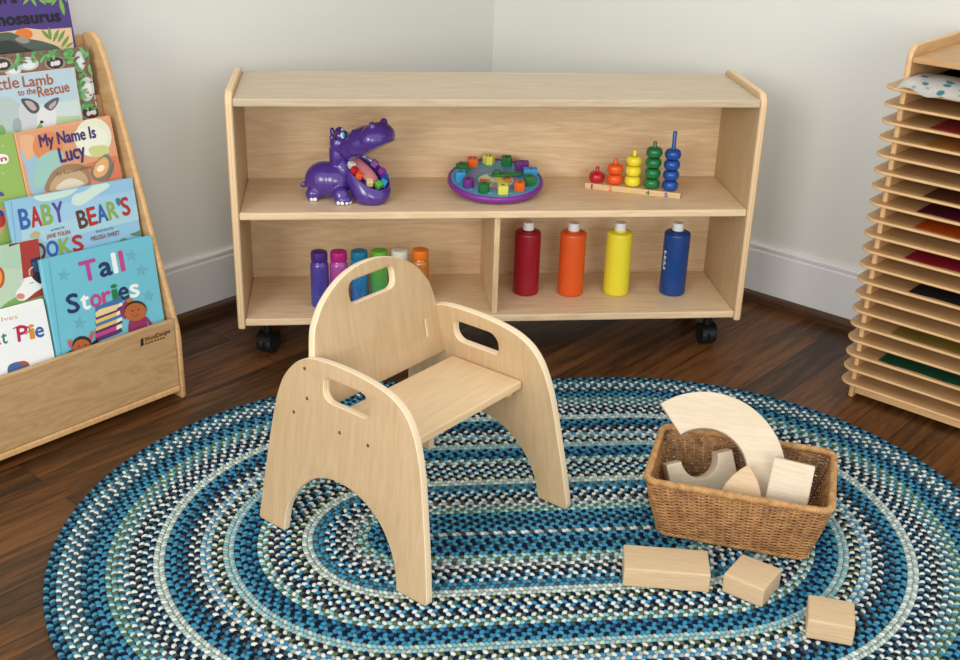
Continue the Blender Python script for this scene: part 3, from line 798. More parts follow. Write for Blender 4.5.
for q_ in ([(150, -30), (108, 22)], [(140, -20), (172, 30)], [(170, -20), (216, 22)], [(200, 6), (262, 6)], [(270, -10), (240, 26)], [(280, -10), (302, 72)], [(300, -30), (312, 10)]):
    (x_a, y_a), (x_b, y_b) = q_; nx_, ny_ = (y_b-y_a)*.12, -(x_b-x_a)*.12
    b.blob([(x_a, y_a), ((x_a+x_b)/2+nx_, (y_a+y_b)/2+ny_), (x_b, y_b), ((x_a+x_b)/2-nx_, (y_a+y_b)/2-ny_)], (122, 176, 64), Z1)
BK = (22, 16, 26)
b.text('in a', (-14, 20), (80, 12), 34, BK, Z1, .0008)
b.text('nosaurus', (-8, 122), (286, 98), 56, BK, Z1, .0014)
b.done()

# ------------------------------------------------------------------ tall drawing-paper rack on the right
KF = Vector((.797, -.249, 0)); KA = R(-47.34)
kw = Vector((math.cos(KA), math.sin(KA), 0)); kd = Vector((-math.sin(KA), math.cos(KA), 0))
rk = thing('paper_drying_rack', 'tall wooden rack of many thin close-stacked shelf boards at the right wall', 'drying rack', KF, KA)
KX = .50
for x0 in (.0065, KX-.0065):
    Mx = Matrix(((0, 0, 1, x0), (1, 0, 0, 0), (0, 1, 0, 0), (0, 0, 0, 1)))
    plate('side_panel', rrect(0, .325, 0, .806, (.004, .004, .02, .03), 6), [], .013, .005, [M['rack_wood'], M['rack_edge']], rk, Mx, 3)
box('top_panel', (.013, KX-.013, .002, .325, .772, .783), M['rack_wood'], rk, .002)
box('bottom_rail', (.013, KX-.013, .004, .018, .012, .034), M['rack_edge'], rk, .003)
box('back_panel', (.013, KX-.013, .319, .325, .03, .772), M['rack_wood'], rk, 0)
NB = 20
bd0 = None
for i in range(NB):
    z = .7185-.0355*i; xo = -.031+.010*i/(NB-1)
    if bd0 is None:
        bd0 = plate('shelf_board', rrect(0, KX+.028, 0, .335, (.034, .034, .006, .006), 8), [], .006, .0018, [M['rack_wood'], M['rack_edge']], rk, None, 2)
        o = bd0
    else:
        o = bd0.copy(); COL.objects.link(o); o.parent = rk
    o.location = (xo, -.026, z)
KW = Matrix.Translation(KF) @ Matrix.Rotation(KA, 4, 'Z')
def sheet(label, i, x, rgb, wid=.30, dep=.22, name='paper_sheet', curl=.002):
    z = .7185-.0355*i+.0032; bm = bmesh.new(); nx, ny = 10, 6
    g = [[bm.verts.new((a*wid/nx, b_*dep/ny, .0004+curl*(1-math.cos(a*1.7+i))*.5*(1-b_/ny))) for a in range(nx+1)] for b_ in range(ny+1)]
    for b_ in range(ny):
        for a in range(nx): bm.faces.new((g[b_][a], g[b_][a+1], g[b_+1][a+1], g[b_+1][a]))
    bmesh.ops.solidify(bm, geom=list(bm.faces), thickness=-.0005)
    p = KW @ Vector((x, -.018, z))
    o = link(name, bm_mesh(bm), plain('paper_'+name, rgb, .75, .2), None, p, (0, 0, KA), smooth=True)
    return tag(o, label, 'paper', 'coloured papers on the rack boards')
sheet('red paper sheet on the third board from the top of the rack', 2, .080, (196, 66, 60))
sheet('orange-yellow paper sheet on the fourth board from the top', 3, .078, (226, 156, 74))
sheet('brown paper sheet on the seventh board from the top', 6, .092, (136, 84, 54))
sheet('dark maroon paper sheet on the eighth board from the top', 7, .085, (112, 30, 50))
sheet('bright orange paper sheet on the ninth board from the top', 8, .085, (238, 106, 30))
sheet('crimson paper sheet on the eleventh board from the top', 10, .078, (196, 46, 62))
sheet('charcoal grey sheet on the thirteenth board from the top', 12, .10, (58, 52, 50))  # dark grey sheet making the dark sliver along this board
sheet('olive-yellow paper sheet on the sixteenth board from the top', 15, .080, (176, 146, 62))
sheet('dark green paper sheet on the third board from the bottom', 17, .062, (52, 108, 72))
# the child's painting drooping over the top board
def painting():
    m, nt, b = new_mat('painted_paper'); N = nt.nodes; L = nt.links
    tc = N.new('ShaderNodeTexCoord'); n = N.new('ShaderNodeTexVoronoi'); n.inputs['Scale'].default_value = 42; n.inputs['Randomness'].default_value = .9
    L.new(tc.outputs['Object'], n.inputs['Vector'])
    r_ = N.new('ShaderNodeValToRGB'); r_.color_ramp.elements[0].position = .28; r_.color_ramp.elements[1].position = .4
    r_.color_ramp.elements[0].color = (1, 1, 1, 1); r_.color_ramp.elements[1].color = (0, 0, 0, 1); L.new(n.outputs['Distance'], r_.inputs[0])
    sp = N.new('ShaderNodeSeparateXYZ'); L.new(tc.outputs['Object'], sp.inputs[0])
    lt = N.new('ShaderNodeMath'); lt.operation = 'LESS_THAN'; lt.inputs[1].default_value = .026; L.new(sp.outputs[1], lt.inputs[0])
    gt = N.new('ShaderNodeMath'); gt.operation = 'GREATER_THAN'; gt.inputs[1].default_value = .030; L.new(sp.outputs[0], gt.inputs[0])
    mu = N.new('ShaderNodeMath'); mu.operation = 'MULTIPLY'; L.new(lt.outputs[0], mu.inputs[0]); L.new(gt.outputs[0], mu.inputs[1])
    m3 = N.new('ShaderNodeMath'); m3.operation = 'MULTIPLY'; L.new(mu.outputs[0], m3.inputs[0]); L.new(r_.outputs[0], m3.inputs[1])
    mx = N.new('ShaderNodeMix'); mx.data_type = 'RGBA'; mx.inputs[6].default_value = (*lin((232, 228, 220)), 1); mx.inputs[7].default_value = (*lin((84, 150, 168)), 1)
    L.new(m3.outputs[0], mx.inputs[0]); L.new(mx.outputs[2], b.inputs['Base Color']); b.inputs['Roughness'].default_value = .8
    bm = bmesh.new(); nx, ny = 40, 16
    g = []
    for j in range(ny+1):
        t = j/ny; y = -.047+t*.26; row = []
        xl = .006+max(0, min(1, (y+.047)/.05))*.018
        for i in range(nx+1):
            x = xl+(.42-xl)*i/nx
            ww = .0045*math.sin(x*44+.6)*max(0, 1-t*2.2)+.003*math.sin(x*90+y*30)*max(0, 1-t*1.6)
            z = .0095+ww+.018*math.sin(min(1, t*1.5)*PI)*.8
            if y < -.026: z -= (-.026-y)*.35
            row.append(bm.verts.new((x, y, max(z, .0005) if y > -.027 else z)))
        g.append(row)
    for j in range(ny):
        for i in range(nx): bm.faces.new((g[j][i], g[j][i+1], g[j+1][i+1], g[j+1][i]))
    bmesh.ops.solidify(bm, geom=list(bm.faces), thickness=-.0006)
    o = link('painting', bm_mesh(bm), m, None, KW @ Vector((0, 0, .7185+.0034)), (0, 0, KA), smooth=True)
    tag(o, 'wavy white sheet with blue painted spots drooping from the top board of the rack', 'painting')
painting()

# ------------------------------------------------------------------ paint bottles, lower right compartment
whitem = plain('cap_white', (232, 232, 228), .4, .4)
def paint_bottle(label, x, y, rgb):
    t = thing('paint_bottle', label, 'paint bottle', (x, y, SB+.0004), 0, 'poster paint bottles in the lower right of the shelf')
    lathe('body', [(0, 0), (.028, 0), (.0308, .0012), (.0322, .004), (.0325, .008), (.0325, .157), (.0320, .1600), (.0302, .1622), (.0270, .1632), (.0160, .1648), (.0160, .168), (0, .168)], plain('paint', rgb, .32, .5), t, 40)
    lathe('cap', [(0, .1665), (.0143, .1665), (.0146, .168), (.0138, .1845), (.0130, .1865), (0, .187)], whitem, t, 24)
    return t
paint_bottle('red paint bottle beside the shelf divider', .0935, .146, (150, 16, 36))
paint_bottle('orange paint bottle, second from the shelf divider', .2055, .137, (222, 88, 30))
paint_bottle('yellow paint bottle between the orange and the blue one', .3225, .136, (232, 216, 52))
pb = paint_bottle('dark blue paint bottle nearest the right end of the shelf', .467, .130, (18, 62, 128))
lb = Ink(.0001)
lm = []
bm = bmesh.new()
for k, (z0, z1) in enumerate(((.068, .074), (.077, .080), (.082, .089), (.091, .094), (.096, .104), (.107, .110), (.112, .117))):
    for a0, a1 in ((-2.86, -2.74), (-2.70, -2.62)):
        if (k % 2) and a0 > -2.8: continue
        vs = [bm.verts.new((.0327*math.cos(a), .0327*math.sin(a), z)) for a, z in ((a0, z0), (a1, z0), (a1, z1), (a0, z1))]
        bm.faces.new(vs)
link('label_lettering', bm_mesh(bm), whitem, pb)

# ------------------------------------------------------------------ glitter bottles, lower left compartment
def glitter(name, top, bot, h=.115):
    m, nt, b = new_mat(name); N = nt.nodes; L = nt.links
    tc = N.new('ShaderNodeTexCoord'); sp = N.new('ShaderNodeSeparateXYZ'); L.new(tc.outputs['Object'], sp.inputs[0])
    mr = N.new('ShaderNodeMapRange'); mr.inputs['From Min'].default_value = 0; mr.inputs['From Max'].default_value = h; L.new(sp.outputs[2], mr.inputs[0])
    mx = N.new('ShaderNodeMix'); mx.data_type = 'RGBA'; mx.inputs[6].default_value = (*lin(bot), 1); mx.inputs[7].default_value = (*lin(top), 1); L.new(mr.outputs[0], mx.inputs[0])
    v = N.new('ShaderNodeTexVoronoi'); v.inputs['Scale'].default_value = 420; L.new(tc.outputs['Object'], v.inputs['Vector'])
    rp = N.new('ShaderNodeValToRGB'); rp.color_ramp.elements[0].position = .10; rp.color_ramp.elements[1].position = .22
    rp.color_ramp.elements[0].color = (1, 1, 1, 1); rp.color_ramp.elements[1].color = (0, 0, 0, 1)
    n = N.new('ShaderNodeTexNoise'); n.inputs['Scale'].default_value = 260; L.new(tc.outputs['Object'], n.inputs['Vector'])
    L.new(v.outputs['Distance'], rp.inputs[0])
    mm = N.new('ShaderNodeMath'); mm.operation = 'MULTIPLY'; mm.inputs[1].default_value = .5; L.new(rp.outputs[0], mm.inputs[0])
    m4 = N.new('ShaderNodeMix'); m4.data_type = 'RGBA'; m4.inputs[7].default_value = (*lin(tuple(min(255, c+90) for c in top)), 1)
    L.new(mm.outputs[0], m4.inputs[0]); L.new(mx.outputs[2], m4.inputs[6])
    m5 = N.new('ShaderNodeMix'); m5.data_type = 'RGBA'; m5.blend_type = 'MULTIPLY'; m5.inputs[0].default_value = .55
    L.new(m4.outputs[2], m5.inputs[6]); L.new(n.outputs['Fac'], m5.inputs[7]); L.new(m5.outputs[2], b.inputs['Base Color'])
    b.inputs['Roughness'].default_value = .2; b.inputs['Coat Weight'].default_value = .6; b.inputs['Coat Roughness'].default_value = .05
    return m
def glitter_bottle(label, x, y, lid, top, bot):
    t = thing('glitter_bottle', label, 'glitter bottle', (x, y, SB+.0004), 0, 'glitter bottles in the lower left of the shelf')
    lathe('body', [(0, 0), (.0195, 0), (.0215, .0015), (.0222, .005), (.0222, .103), (.0215, .108), (.0190, .1115), (.0178, .113), (.0178, .118), (0, .118)], glitter('glitter', top, bot), t, 32)
    bm = bmesh.new(); n = 48
    prof = [(.0192, .1155), (.0200, .1162), (.0200, .1345), (.0190, .1375), (.0165, .1385), (0, .1385)]
    rings = []
    for r_, z in prof:
        if r_ == 0: rings.append([bm.verts.new((0, 0, z))]); continue
        rings.append([bm.verts.new(((r_-(.0005 if (k % 2 and r_ > .0195) else 0))*math.cos(2*PI*k/n), (r_-(.0005 if (k % 2 and r_ > .0195) else 0))*math.sin(2*PI*k/n), z)) for k in range(n)])
    for a, b in zip(rings, rings[1:]):
        for k in range(n):
            if len(b) == 1: bm.faces.new((a[k], a[(k+1) % n], b[0]))
            else: bm.faces.new((a[k], a[(k+1) % n], b[(k+1) % n], b[k]))
    bm.faces.new(rings[0])
    sharp(link('lid', bm_mesh(bm), plain('lid', lid, .4, .45), t), 50)
glitter_bottle('purple glitter bottle at the left end of its row', -.4180, .083, (74, 42, 128), (98, 72, 170), (58, 72, 178))
glitter_bottle('magenta glitter bottle beside the purple one', -.3720, .084, (190, 32, 126), (206, 92, 180), (176, 60, 160))
glitter_bottle('blue glitter bottle behind the chair back handle hole', -.3230, .086, (24, 120, 158), (52, 158, 208), (36, 84, 170))
glitter_bottle('green glitter bottle behind the chair back handle hole', -.2750, .087, (96, 176, 50), (112, 190, 52), (46, 146, 118))
glitter_bottle('pale glitter bottle with white lid behind the chair back', -.2260, .089, (222, 218, 196), (214, 200, 150), (206, 190, 140))
glitter_bottle('orange glitter bottle at the right end of its row', -.1760, .090, (232, 116, 22), (214, 128, 42), (196, 104, 34))

# ------------------------------------------------------------------ hippo toy
purple = plain('hippo_purple', (76, 48, 134), .22, .5, 0, .5)
HX, HY = -.345, .118
hp = thing('hippo_toy', 'shiny purple plastic hippo toy with wide open mouth on the middle shelf', 'toy', (HX, HY, SM+.0006))
HD = R(-38); hh = Vector((math.cos(HD), math.sin(HD), 0)); hl = Vector((-math.sin(HD), math.cos(HD), 0))
def rot_along(d, up=Vector((0, 0, 1))):
    x = d.normalized(); y = up.cross(x).normalized(); z = x.cross(y); return Matrix((x, y, z)).transposed()
def remeshed(name, bm, mat, parent, vox=.0022, smooth=6):
    me = bm_mesh(bm); o = link(name, me, mat, parent)
    r_ = o.modifiers.new('r', 'REMESH'); r_.mode = 'VOXEL'; r_.voxel_size = vox; r_.use_smooth_shade = True
    s_ = o.modifiers.new('s', 'SMOOTH'); s_.iterations = smooth; s_.factor = .5
    dg = bpy.context.evaluated_depsgraph_get(); dg.update()
    m2 = bpy.data.meshes.new_from_object(o.evaluated_get(dg)); o.modifiers.clear(); o.data = m2
    m2.materials.clear(); m2.materials.append(mat)
    for p in m2.polygons: p.use_smooth = True
    return o
V3 = Vector
bm = bmesh.new()
ell_bm(bm, V3((-.054, .006, .042)), (.049, .046, .043))                   # rump
ell_bm(bm, V3((-.034, .000, .042)), (.044, .044, .042))                  # chest
ell_bm(bm, V3((-.014, .008, .066)), (.026, .036, .036))                   # shoulders
ell_bm(bm, V3((-.020, .012, .100)), (.024, .037, .050), rot_along(V3((1, -.25, .05))))   # jaw hinge
ell_bm(bm, V3((-.015, .008, .132)), (.026, .038, .026), rot_along(V3((1, -.4, .3))))     # back of the head
for p, r_ in ((V3((-.018, -.046, .018)), (.020, .018, .020)), (V3((-.012, -.054, .011)), (.020, .016, .012)), (V3((-.082, -.022, .015)), (.019, .016, .017)), (V3((-.080, .034, .015)), (.019, .016, .017)), (V3((-.016, .042, .015)), (.019, .016, .017))):
    ell_bm(bm, p, r_)
ell_bm(bm, V3((-.106, .0, .030)), (.008, .004, .007))                      # tail
for y in (-.030, .030):
    ell_bm(bm, V3((-.036, y, .150)), (.006, .007, .011))                   # ears
    ell_bm(bm, V3((-.018, y*.62, .152)), (.012, .0105, .0125))             # brows
for v in bm.verts: v.co.z = max(v.co.z, 0.0)
remeshed('body', bm, purple, hp, .0024, 5)
# upper jaw: broad muzzle swung up, flat underneath
bm = bmesh.new()
jd = (hh*.93+V3((0, 0, .40))).normalized(); jr = rot_along(jd)
jc = V3((.043, -.022, .139))
ell_bm(bm, jc, (.066, .051, .038), jr)
ell_bm(bm, jc+jd*.034+V3((0, 0, .002)), (.036, .052, .035), jr)
ell_bm(bm, jc-jd*.036, (.046, .046, .034), jr)
for s_ in (-1, 1):
    ell_bm(bm, jc+jd*.050+hl*s_*.022+(jr @ V3((0, 0, .031))), (.009, .009, .009), jr)   # nostrils
    ell_bm(bm, jc-jd*.006+hl*s_*.024+(jr @ V3((0, 0, .030))), (.007, .007, .007), jr)
bmesh.ops.bisect_plane(bm, geom=list(bm.verts)+list(bm.edges)+list(bm.faces), plane_co=jc+(jr @ V3((0, 0, -.024))), plane_no=jr @ V3((0.12, 0, -1)), clear_outer=True)
bmesh.ops.holes_fill(bm, edges=[e for e in bm.edges if e.is_boundary])
remeshed('upper_jaw', bm, purple, hp, .0022, 4)
# lower jaw: scoop lofted from a flat foot to a tilted oval rim
rimc = V3((.044, -.014, .066)); ra = (hh*.86+V3((0, 0, -.52))).normalized(); rb = (hl*.98+V3((0, 0, .12))).normalized(); rn = ra.cross(rb).normalized()
RAx, RBx = .066, .047
bm = bmesh.new(); n = 40; rings = []
def jring(t, k_in=1.0, dz=0):
    out = []
    for k in range(n):
        a = 2*PI*k/n
        foot = V3((.050, -.034, .0))+hh*.038*math.cos(a)*k_in+hl*.036*math.sin(a)*k_in
        rim = rimc+ra*RAx*math.cos(a)*k_in+rb*RBx*math.sin(a)*k_in
        p = foot.lerp(rim, t); bul = math.sin(t*PI)*.006
        p += (hh*math.cos(a)+hl*math.sin(a))*bul*k_in
        out.append(p+rn*dz)
    return out
for t in (0, .04, .2, .4, .6, .8, .93, 1.0): rings.append([bm.verts.new(p) for p in jring(t, 1.0 if t > .02 else .92)])
for kk, dz in ((.96, .0012), (.92, 0), (.88, -.008)): rings.append([bm.verts.new(p) for p in jring(1.0, kk, dz)])
rings.append([bm.verts.new(p) for p in jring(1.0, .84, -.012)])
for a, b in zip(rings, rings[1:]):
    for k in range(n): bm.faces.new((a[k], a[(k+1) % n], b[(k+1) % n], b[k]))
bm.faces.new(rings[0]); bm.faces.new(rings[-1])
sharp(link('lower_jaw', bm_mesh(bm), purple, hp), 60)
# tongue
bm = bmesh.new(); tm = Matrix((ra, rb, rn)).transposed()
ell_bm(bm, rimc-ra*.012-rn*.006, (.050, .022, .010), tm)
link('tongue', bm_mesh(bm), plain('tongue_pink', (228, 142, 140), .35, .4), hp, smooth=True)
eyem = plain('eye_white', (236, 238, 240), .2, .5); eyeb = plain('eye_blue', (40, 150, 196), .2, .5)
for y in (-.0186, .0186):
    e_ = bmesh.new(); ell_bm(e_, V3((-.0118, y-.0045, .1545)), (.0066, .0068, .0074), None, 16, 10)
    eo = link('eye', bm_mesh(e_), eyem, hp, smooth=True)
    e_ = bmesh.new(); ell_bm(e_, V3((-.0093, y-.0088, .1560)), (.0042, .0034, .0048), None, 14, 8); link('iris', bm_mesh(e_), eyeb, eo, smooth=True)
for c in ((-.024, -.0650, .006), (-.015, -.0675, .006), (-.005, -.0645, .006), (.002, -.058, .006), (-.086, -.0335, .0055), (-.078, -.035, .0055)):
    e_ = bmesh.new(); ell_bm(e_, V3(c), (.0047, .0042, .0052), None, 14, 8); link('toe', bm_mesh(e_), eyem, hp, smooth=True)
# coloured cubes in its mouth
cube0 = None
CUB = [('white', -2.30, (226, 224, 216)), ('red', -1.92, (196, 32, 42)), ('orange', -1.55, (232, 92, 32)), ('cream yellow', -.92, (226, 202, 136)), ('green', -.34, (92, 178, 56)),
       ('light blue', .12, (52, 150, 206)), ('dark blue', .68, (36, 76, 150)), ('violet', 1.12, (150, 52, 150)), ('mauve', 1.72, (146, 92, 158))]
for nm, a, rgb in CUB:
    p = V3((HX, HY, SM))+rimc+ra*RAx*.74*math.cos(a)+rb*RBx*.74*math.sin(a)+rn*.0050
    bm = box_bm(-.0074, .0074, -.0074, .0074, -.0074, .0074, .0022, 3)
    o = link('toy_cube', bm_mesh(bm), plain('cube_'+nm.replace(' ', '_'), rgb, .3, .5), None, p)
    o.rotation_euler = (Matrix((ra, rb, rn)).transposed() @ Matrix.Rotation(a+.3, 3, 'Z') @ Matrix.Rotation(.2, 3, 'X')).to_euler()
    tag(o, nm+' rounded toy cube in the open mouth of the purple hippo', 'toy cube', 'cubes in the hippo mouth')

# ------------------------------------------------------------------ clock puzzle
PCX, PCY, PR = .0085, .158, .1165
PT = R(7.5)
clock_z = SM+.0004
pz = thing('clock_puzzle', 'round purple and blue wooden clock shape puzzle board on the middle shelf', 'puzzle', (PCX, PCY, clock_z))
CM = Matrix.Translation((0, 0, PR*math.sin(PT)+.001)) @ Matrix.Rotation(PT, 4, 'X')
bm = lathe_bm([(0, 0), (PR*.93, 0), (PR*.98, .004), (PR, .010), (PR*.995, .0155), (PR*.975, .018), (PR*.95, .0185), (PR*.93, .0165), (0, .0165)], 64, None, CM)
sharp(link('board', bm_mesh(bm), plain('clock_purple', (124, 46, 140), .32, .45), pz), 40)
bm = lathe_bm([(0, .0170), (PR*.925, .0170), (PR*.925, .0160)], 64, None, CM)
link('face', bm_mesh(bm), plain('clock_blue', (86, 156, 190), .4, .4, .08, scale=60), pz)
box('stand', (-.05, .05, .070, .100, 0, .021), M['maple_solid'], pz, .002)
ik = Ink(.0001, .00008)
ik.ell((-.004, -.004), .058, .056, (178, 124, 158)); ik.ell((-.004, -.004), .050, .048, (92, 158, 190))
ik.ell((.0, -.012), .043, .040, (226, 220, 176))
for k in range(9):
    a0 = 2*PI*k/9+.12; a1 = a0+2*PI/9*.78
    cc = [(222, 112, 46), (108, 170, 82), (92, 158, 196), (226, 220, 176), (222, 112, 46), (126, 178, 92), (206, 140, 170), (92, 158, 196), (226, 170, 60)][k]
    ik.poly([(.016*math.cos(a0), -.012+.015*math.sin(a0)), (.039*math.cos(a0), -.012+.036*math.sin(a0)), (.041*math.cos((a0+a1)/2), -.012+.038*math.sin((a0+a1)/2)), (.039*math.cos(a1), -.012+.036*math.sin(a1)), (.016*math.cos(a1), -.012+.015*math.sin(a1))], cc)
for k in range(12):
    a = 2*PI*(k+.5)/12; ik.ell((PR*.80*math.cos(a), PR*.80*math.sin(a)), .006, .005, (120, 186, 206), a)
ik.build('dial_print', M['ink_matte'], pz, CM @ Matrix.Translation((0, 0, .0170)))
gm = plain('hand_green', (36, 112, 52), .4, .4); ym = plain('hand_yellow', (232, 214, 92), .4, .4)
hm = box_bm(-.012, .062, -.009, .009, .021, .027, .003, 2)
h_ = link('hour_hand', bm_mesh(hm), gm, pz); h_.matrix_local = CM @ Matrix.Rotation(R(8), 4, 'Z')
h_.matrix_local = CM @ Matrix.Translation((.004, .004, 0)) @ Matrix.Rotation(R(6), 4, 'Z')
hm = lathe_bm([(0, .027), (.009, .027), (.0095, .034), (.008, .036), (0, .036)], 20, None, CM @ Matrix.Translation((.004, .004, 0))); sharp(link('knob', bm_mesh(hm), gm, pz), 40)
hm = box_bm(-.010, .046, -.008, .008, .0172, .0205, .0015, 2); h_ = link('minute_hand', bm_mesh(hm), ym, pz); h_.matrix_local = CM @ Matrix.Translation((.004, .004, 0)) @ Matrix.Rotation(R(-78), 4, 'Z')
G_, O_, Y_, P_, B_ = (36, 112, 52), (232, 104, 32), (222, 214, 92), (108, 46, 128), (52, 150, 206)
NUM = [('yellow', Y_, 'star'), ('dark green', G_, 'clover'), ('purple', P_, 'rect'), ('blue', B_, 'rect'), ('green', G_, 'square'), ('orange', O_, 'hex'),
       ('yellow', Y_, 'square'), ('green', G_, 'round'), ('purple', P_, 'round'), ('blue', B_, 'square'), ('dark green', G_, 'tri'), ('orange', O_, 'square')]
ordn = ['twelve', 'one', 'two', 'three', 'four', 'five', 'six', 'seven', 'eight', 'nine', 'ten', 'eleven']
PW = Matrix.Translation((PCX, PCY, clock_z)) @ CM
for k, (cn, rgb, shp) in enumerate(NUM):
    a = PI/2-2*PI*k/12+R(5); r_ = .0135
    if shp == 'star': pts = [((r_*1.12 if q % 2 == 0 else r_*.8)*math.cos(2*PI*q/12), (r_*1.12 if q % 2 == 0 else r_*.8)*math.sin(2*PI*q/12)) for q in range(12)]
    elif shp == 'clover': pts = [((r_*(.95+.16*math.cos(4*t+PI)))*math.cos(t), (r_*(.95+.16*math.cos(4*t+PI)))*math.sin(t)) for t in [2*PI*q/32 for q in range(32)]]
    elif shp == 'rect': pts = rrect(-.0165, .0165, -.0085, .0085, .001, 2)
    elif shp == 'hex': pts = [(r_*math.cos(2*PI*q/6+.3), r_*math.sin(2*PI*q/6+.3)) for q in range(6)]
    elif shp == 'round': pts = [(r_*math.cos(2*PI*q/28), r_*math.sin(2*PI*q/28)) for q in range(28)]
    elif shp == 'tri': pts = [(r_*1.15*math.cos(2*PI*q/5+.5), r_*1.15*math.sin(2*PI*q/5+.5)) for q in range(5)]
    else: pts = rrect(-.0118, .0118, -.0118, .0118, .001, 2)
    px_ = .086*math.cos(a); py_ = .086*math.sin(a)
    o = plate('number_block', pts, [], .022, .0012, [plain('block_'+shp, rgb, .42, .4)], None, None, 2, False)
    o.matrix_world = PW @ Matrix.Translation((px_, py_, .0172+.0112))
    rows = 'back' if math.sin(a) > .3 else ('front' if math.sin(a) < -.3 else ('left' if math.cos(a) < 0 else 'right'))
    tag(o, f'{cn} wooden number block at the {ordn[k]} o\'clock place of the round puzzle', 'puzzle block', 'number blocks on the clock puzzle')
    ik = Ink(.0112); ik.text(str(12 if k == 0 else k), (-.004 if k not in (0, 10, 11) else -.006, -.0045), (.004 if k not in (0, 10, 11) else .006, -.0045), .009, (40, 40, 44), .0003)
    ik.build('number', M['ink_matte'], o)

# ------------------------------------------------------------------ counting stacker
KS = R(-23); sx0 = Vector((.2335, .1745, SM+.0004))
st = thing('counting_stacker', 'wooden counting bar with five coloured pegs numbered on its front on middle shelf', 'toy', sx0+Vector((math.cos(KS)*.1175, math.sin(KS)*.1175, 0)), KS)
box('base', (-.1175, .1175, 0, .036, 0, .0145), M['maple_solid'], st, .0012)
cols = [('red', (186, 24, 38)), ('orange', (232, 86, 26)), ('yellow', (236, 216, 48)), ('green', (24, 112, 56)), ('blue', (22, 74, 150))]
SW_ = Matrix.Translation(st.location) @ Matrix.Rotation(KS, 4, 'Z')
bead_prof = [(.0053, .0004)]+[(.0098+.0100*max(0, math.cos(t))**.85, .0128+.0122*math.sin(t)) for t in [R(-80)+R(160)*q/14 for q in range(15)]]+[(.0053, .0252)]
xs = [-.0925, -.0485, -.0035, .0435, .0885]; nbead = [1, 2, 3, 4, 4]
names_ = {1: ['single'], 2: ['lower', 'upper'], 3: ['bottom', 'middle', 'top'], 4: ['lowest', 'second from bottom', 'third from bottom', 'topmost']}
for k, (cn, rgb) in enumerate(cols):
    pm = plain('stack_'+cn, rgb, .28, .5); h = .0145+.0256*nbead[k]+(.014 if k < 4 else .044)
    lathe('peg', [(0, .0145), (.0049, .0145), (.0049, h-.003), (.0040, h-.0008), (.002, h), (0, h)], pm, st, 20, (xs[k], .019, 0))
    bme = None
    for q in range(nbead[k]):
        p = SW_ @ Vector((xs[k], .019, .0147+.0256*q))
        if bme is None:
            bm = lathe_bm(bead_prof+[bead_prof[0]], 32); bme = bm_mesh(bm); o = link('stacking_bead', bme, pm, None, p, smooth=True)
            first = o
        else:
            o = first.copy(); COL.objects.link(o); o.location = p
        lab = names_[nbead[k]][q]
        tag(o, f'{lab} {cn} bead on the {cn} peg of the counting bar', 'bead', f'{cn} beads on the counting bar')
    ik = Ink(.0002); w_ = .0085
    ik.text(str(k+1), (xs[k]-w_/2-.005, .0018), (xs[k]+(w_/2 if k else -.0005)-.005, .0018), .0112, rgb, .0004)
    o = ik.build('numeral', M['ink_matte'], st); o.matrix_local = Matrix(((1, 0, 0, 0), (0, 0, -1, -.0001), (0, 1, 0, 0), (0, 0, 0, 1)))

# ------------------------------------------------------------------ wicker basket
WA = R(-22.5); WC = Vector((.3685, -.7605, RUG))
bk_ = thing('wicker_basket', 'brown rectangular wicker basket full of wooden blocks on the braided rug', 'basket', WC, WA)
def wick(name, a, b, sc=60):
    m, nt, bs = new_mat(name); N = nt.nodes; L = nt.links
    tc = N.new('ShaderNodeTexCoord'); n = N.new('ShaderNodeTexNoise'); n.inputs['Scale'].default_value = sc; n.inputs['Detail'].default_value = 3
    L.new(tc.outputs['Object'], n.inputs['Vector']); rp = N.new('ShaderNodeValToRGB'); rp.color_ramp.elements[0].position = .3; rp.color_ramp.elements[1].position = .7
    rp.color_ramp.elements[0].color = (*lin(a), 1); rp.color_ramp.elements[1].color = (*lin(b), 1)
    L.new(n.outputs['Fac'], rp.inputs[0]); L.new(rp.outputs[0], bs.inputs['Base Color']); bs.inputs['Roughness'].default_value = .55
    return m
wm = wick('wicker', (132, 90, 50), (184, 134, 80)); wr = wick('wicker_rim', (156, 110, 60), (206, 158, 100), 80)
BH = .1185
def loop(hx, hy, r_, n):
    """n points evenly spaced round a rounded rectangle (x, y, nx, ny)"""
    segs = []; L = 0
    per = 4*(hx-r_)+4*(hy-r_)+2*PI*r_; out = []
    for k in range(n):
        s = per*k/n
        sides = [((-hx+r_, -hy), (1, 0), (0, -1), 2*(hx-r_), (hx-r_, -hy+r_), -PI/2), ((hx, -hy+r_), (0, 1), (1, 0), 2*(hy-r_), (hx-r_, hy-r_), 0),
                 ((hx-r_, hy), (-1, 0), (0, 1), 2*(hx-r_), (-hx+r_, hy-r_), PI/2), ((-hx, hy-r_), (0, -1), (-1, 0), 2*(hy-r_), (-hx+r_, -hy+r_), PI)]
        for p0, d, nn, ln, cc, a0 in sides:
            if s <= ln: out.append((p0[0]+d[0]*s, p0[1]+d[1]*s, nn[0], nn[1])); break
            s -= ln
            if s <= r_*PI/2: a = a0+s/r_; out.append((cc[0]+r_*math.cos(a), cc[1]+r_*math.sin(a), math.cos(a), math.sin(a))); break
            s -= r_*PI/2
        else: out.append((-hx+r_, -hy, 0, -1))
    return out
NS = 56; PER = 4
def wall_pt(f, k, n, off=0):
    hx = .137+(.163-.137)*f; hy = .0925+(.110-.0925)*f; x, y, nx, ny = LP[n][0][k], 0, 0, 0
def basket_loop(f, n, r_=.020): return loop(.135+(.162-.135)*f+.002*math.sin(f*PI), .091+(.109-.091)*f+.002*math.sin(f*PI), r_, n)
wv = bmesh.new(); rows = 32
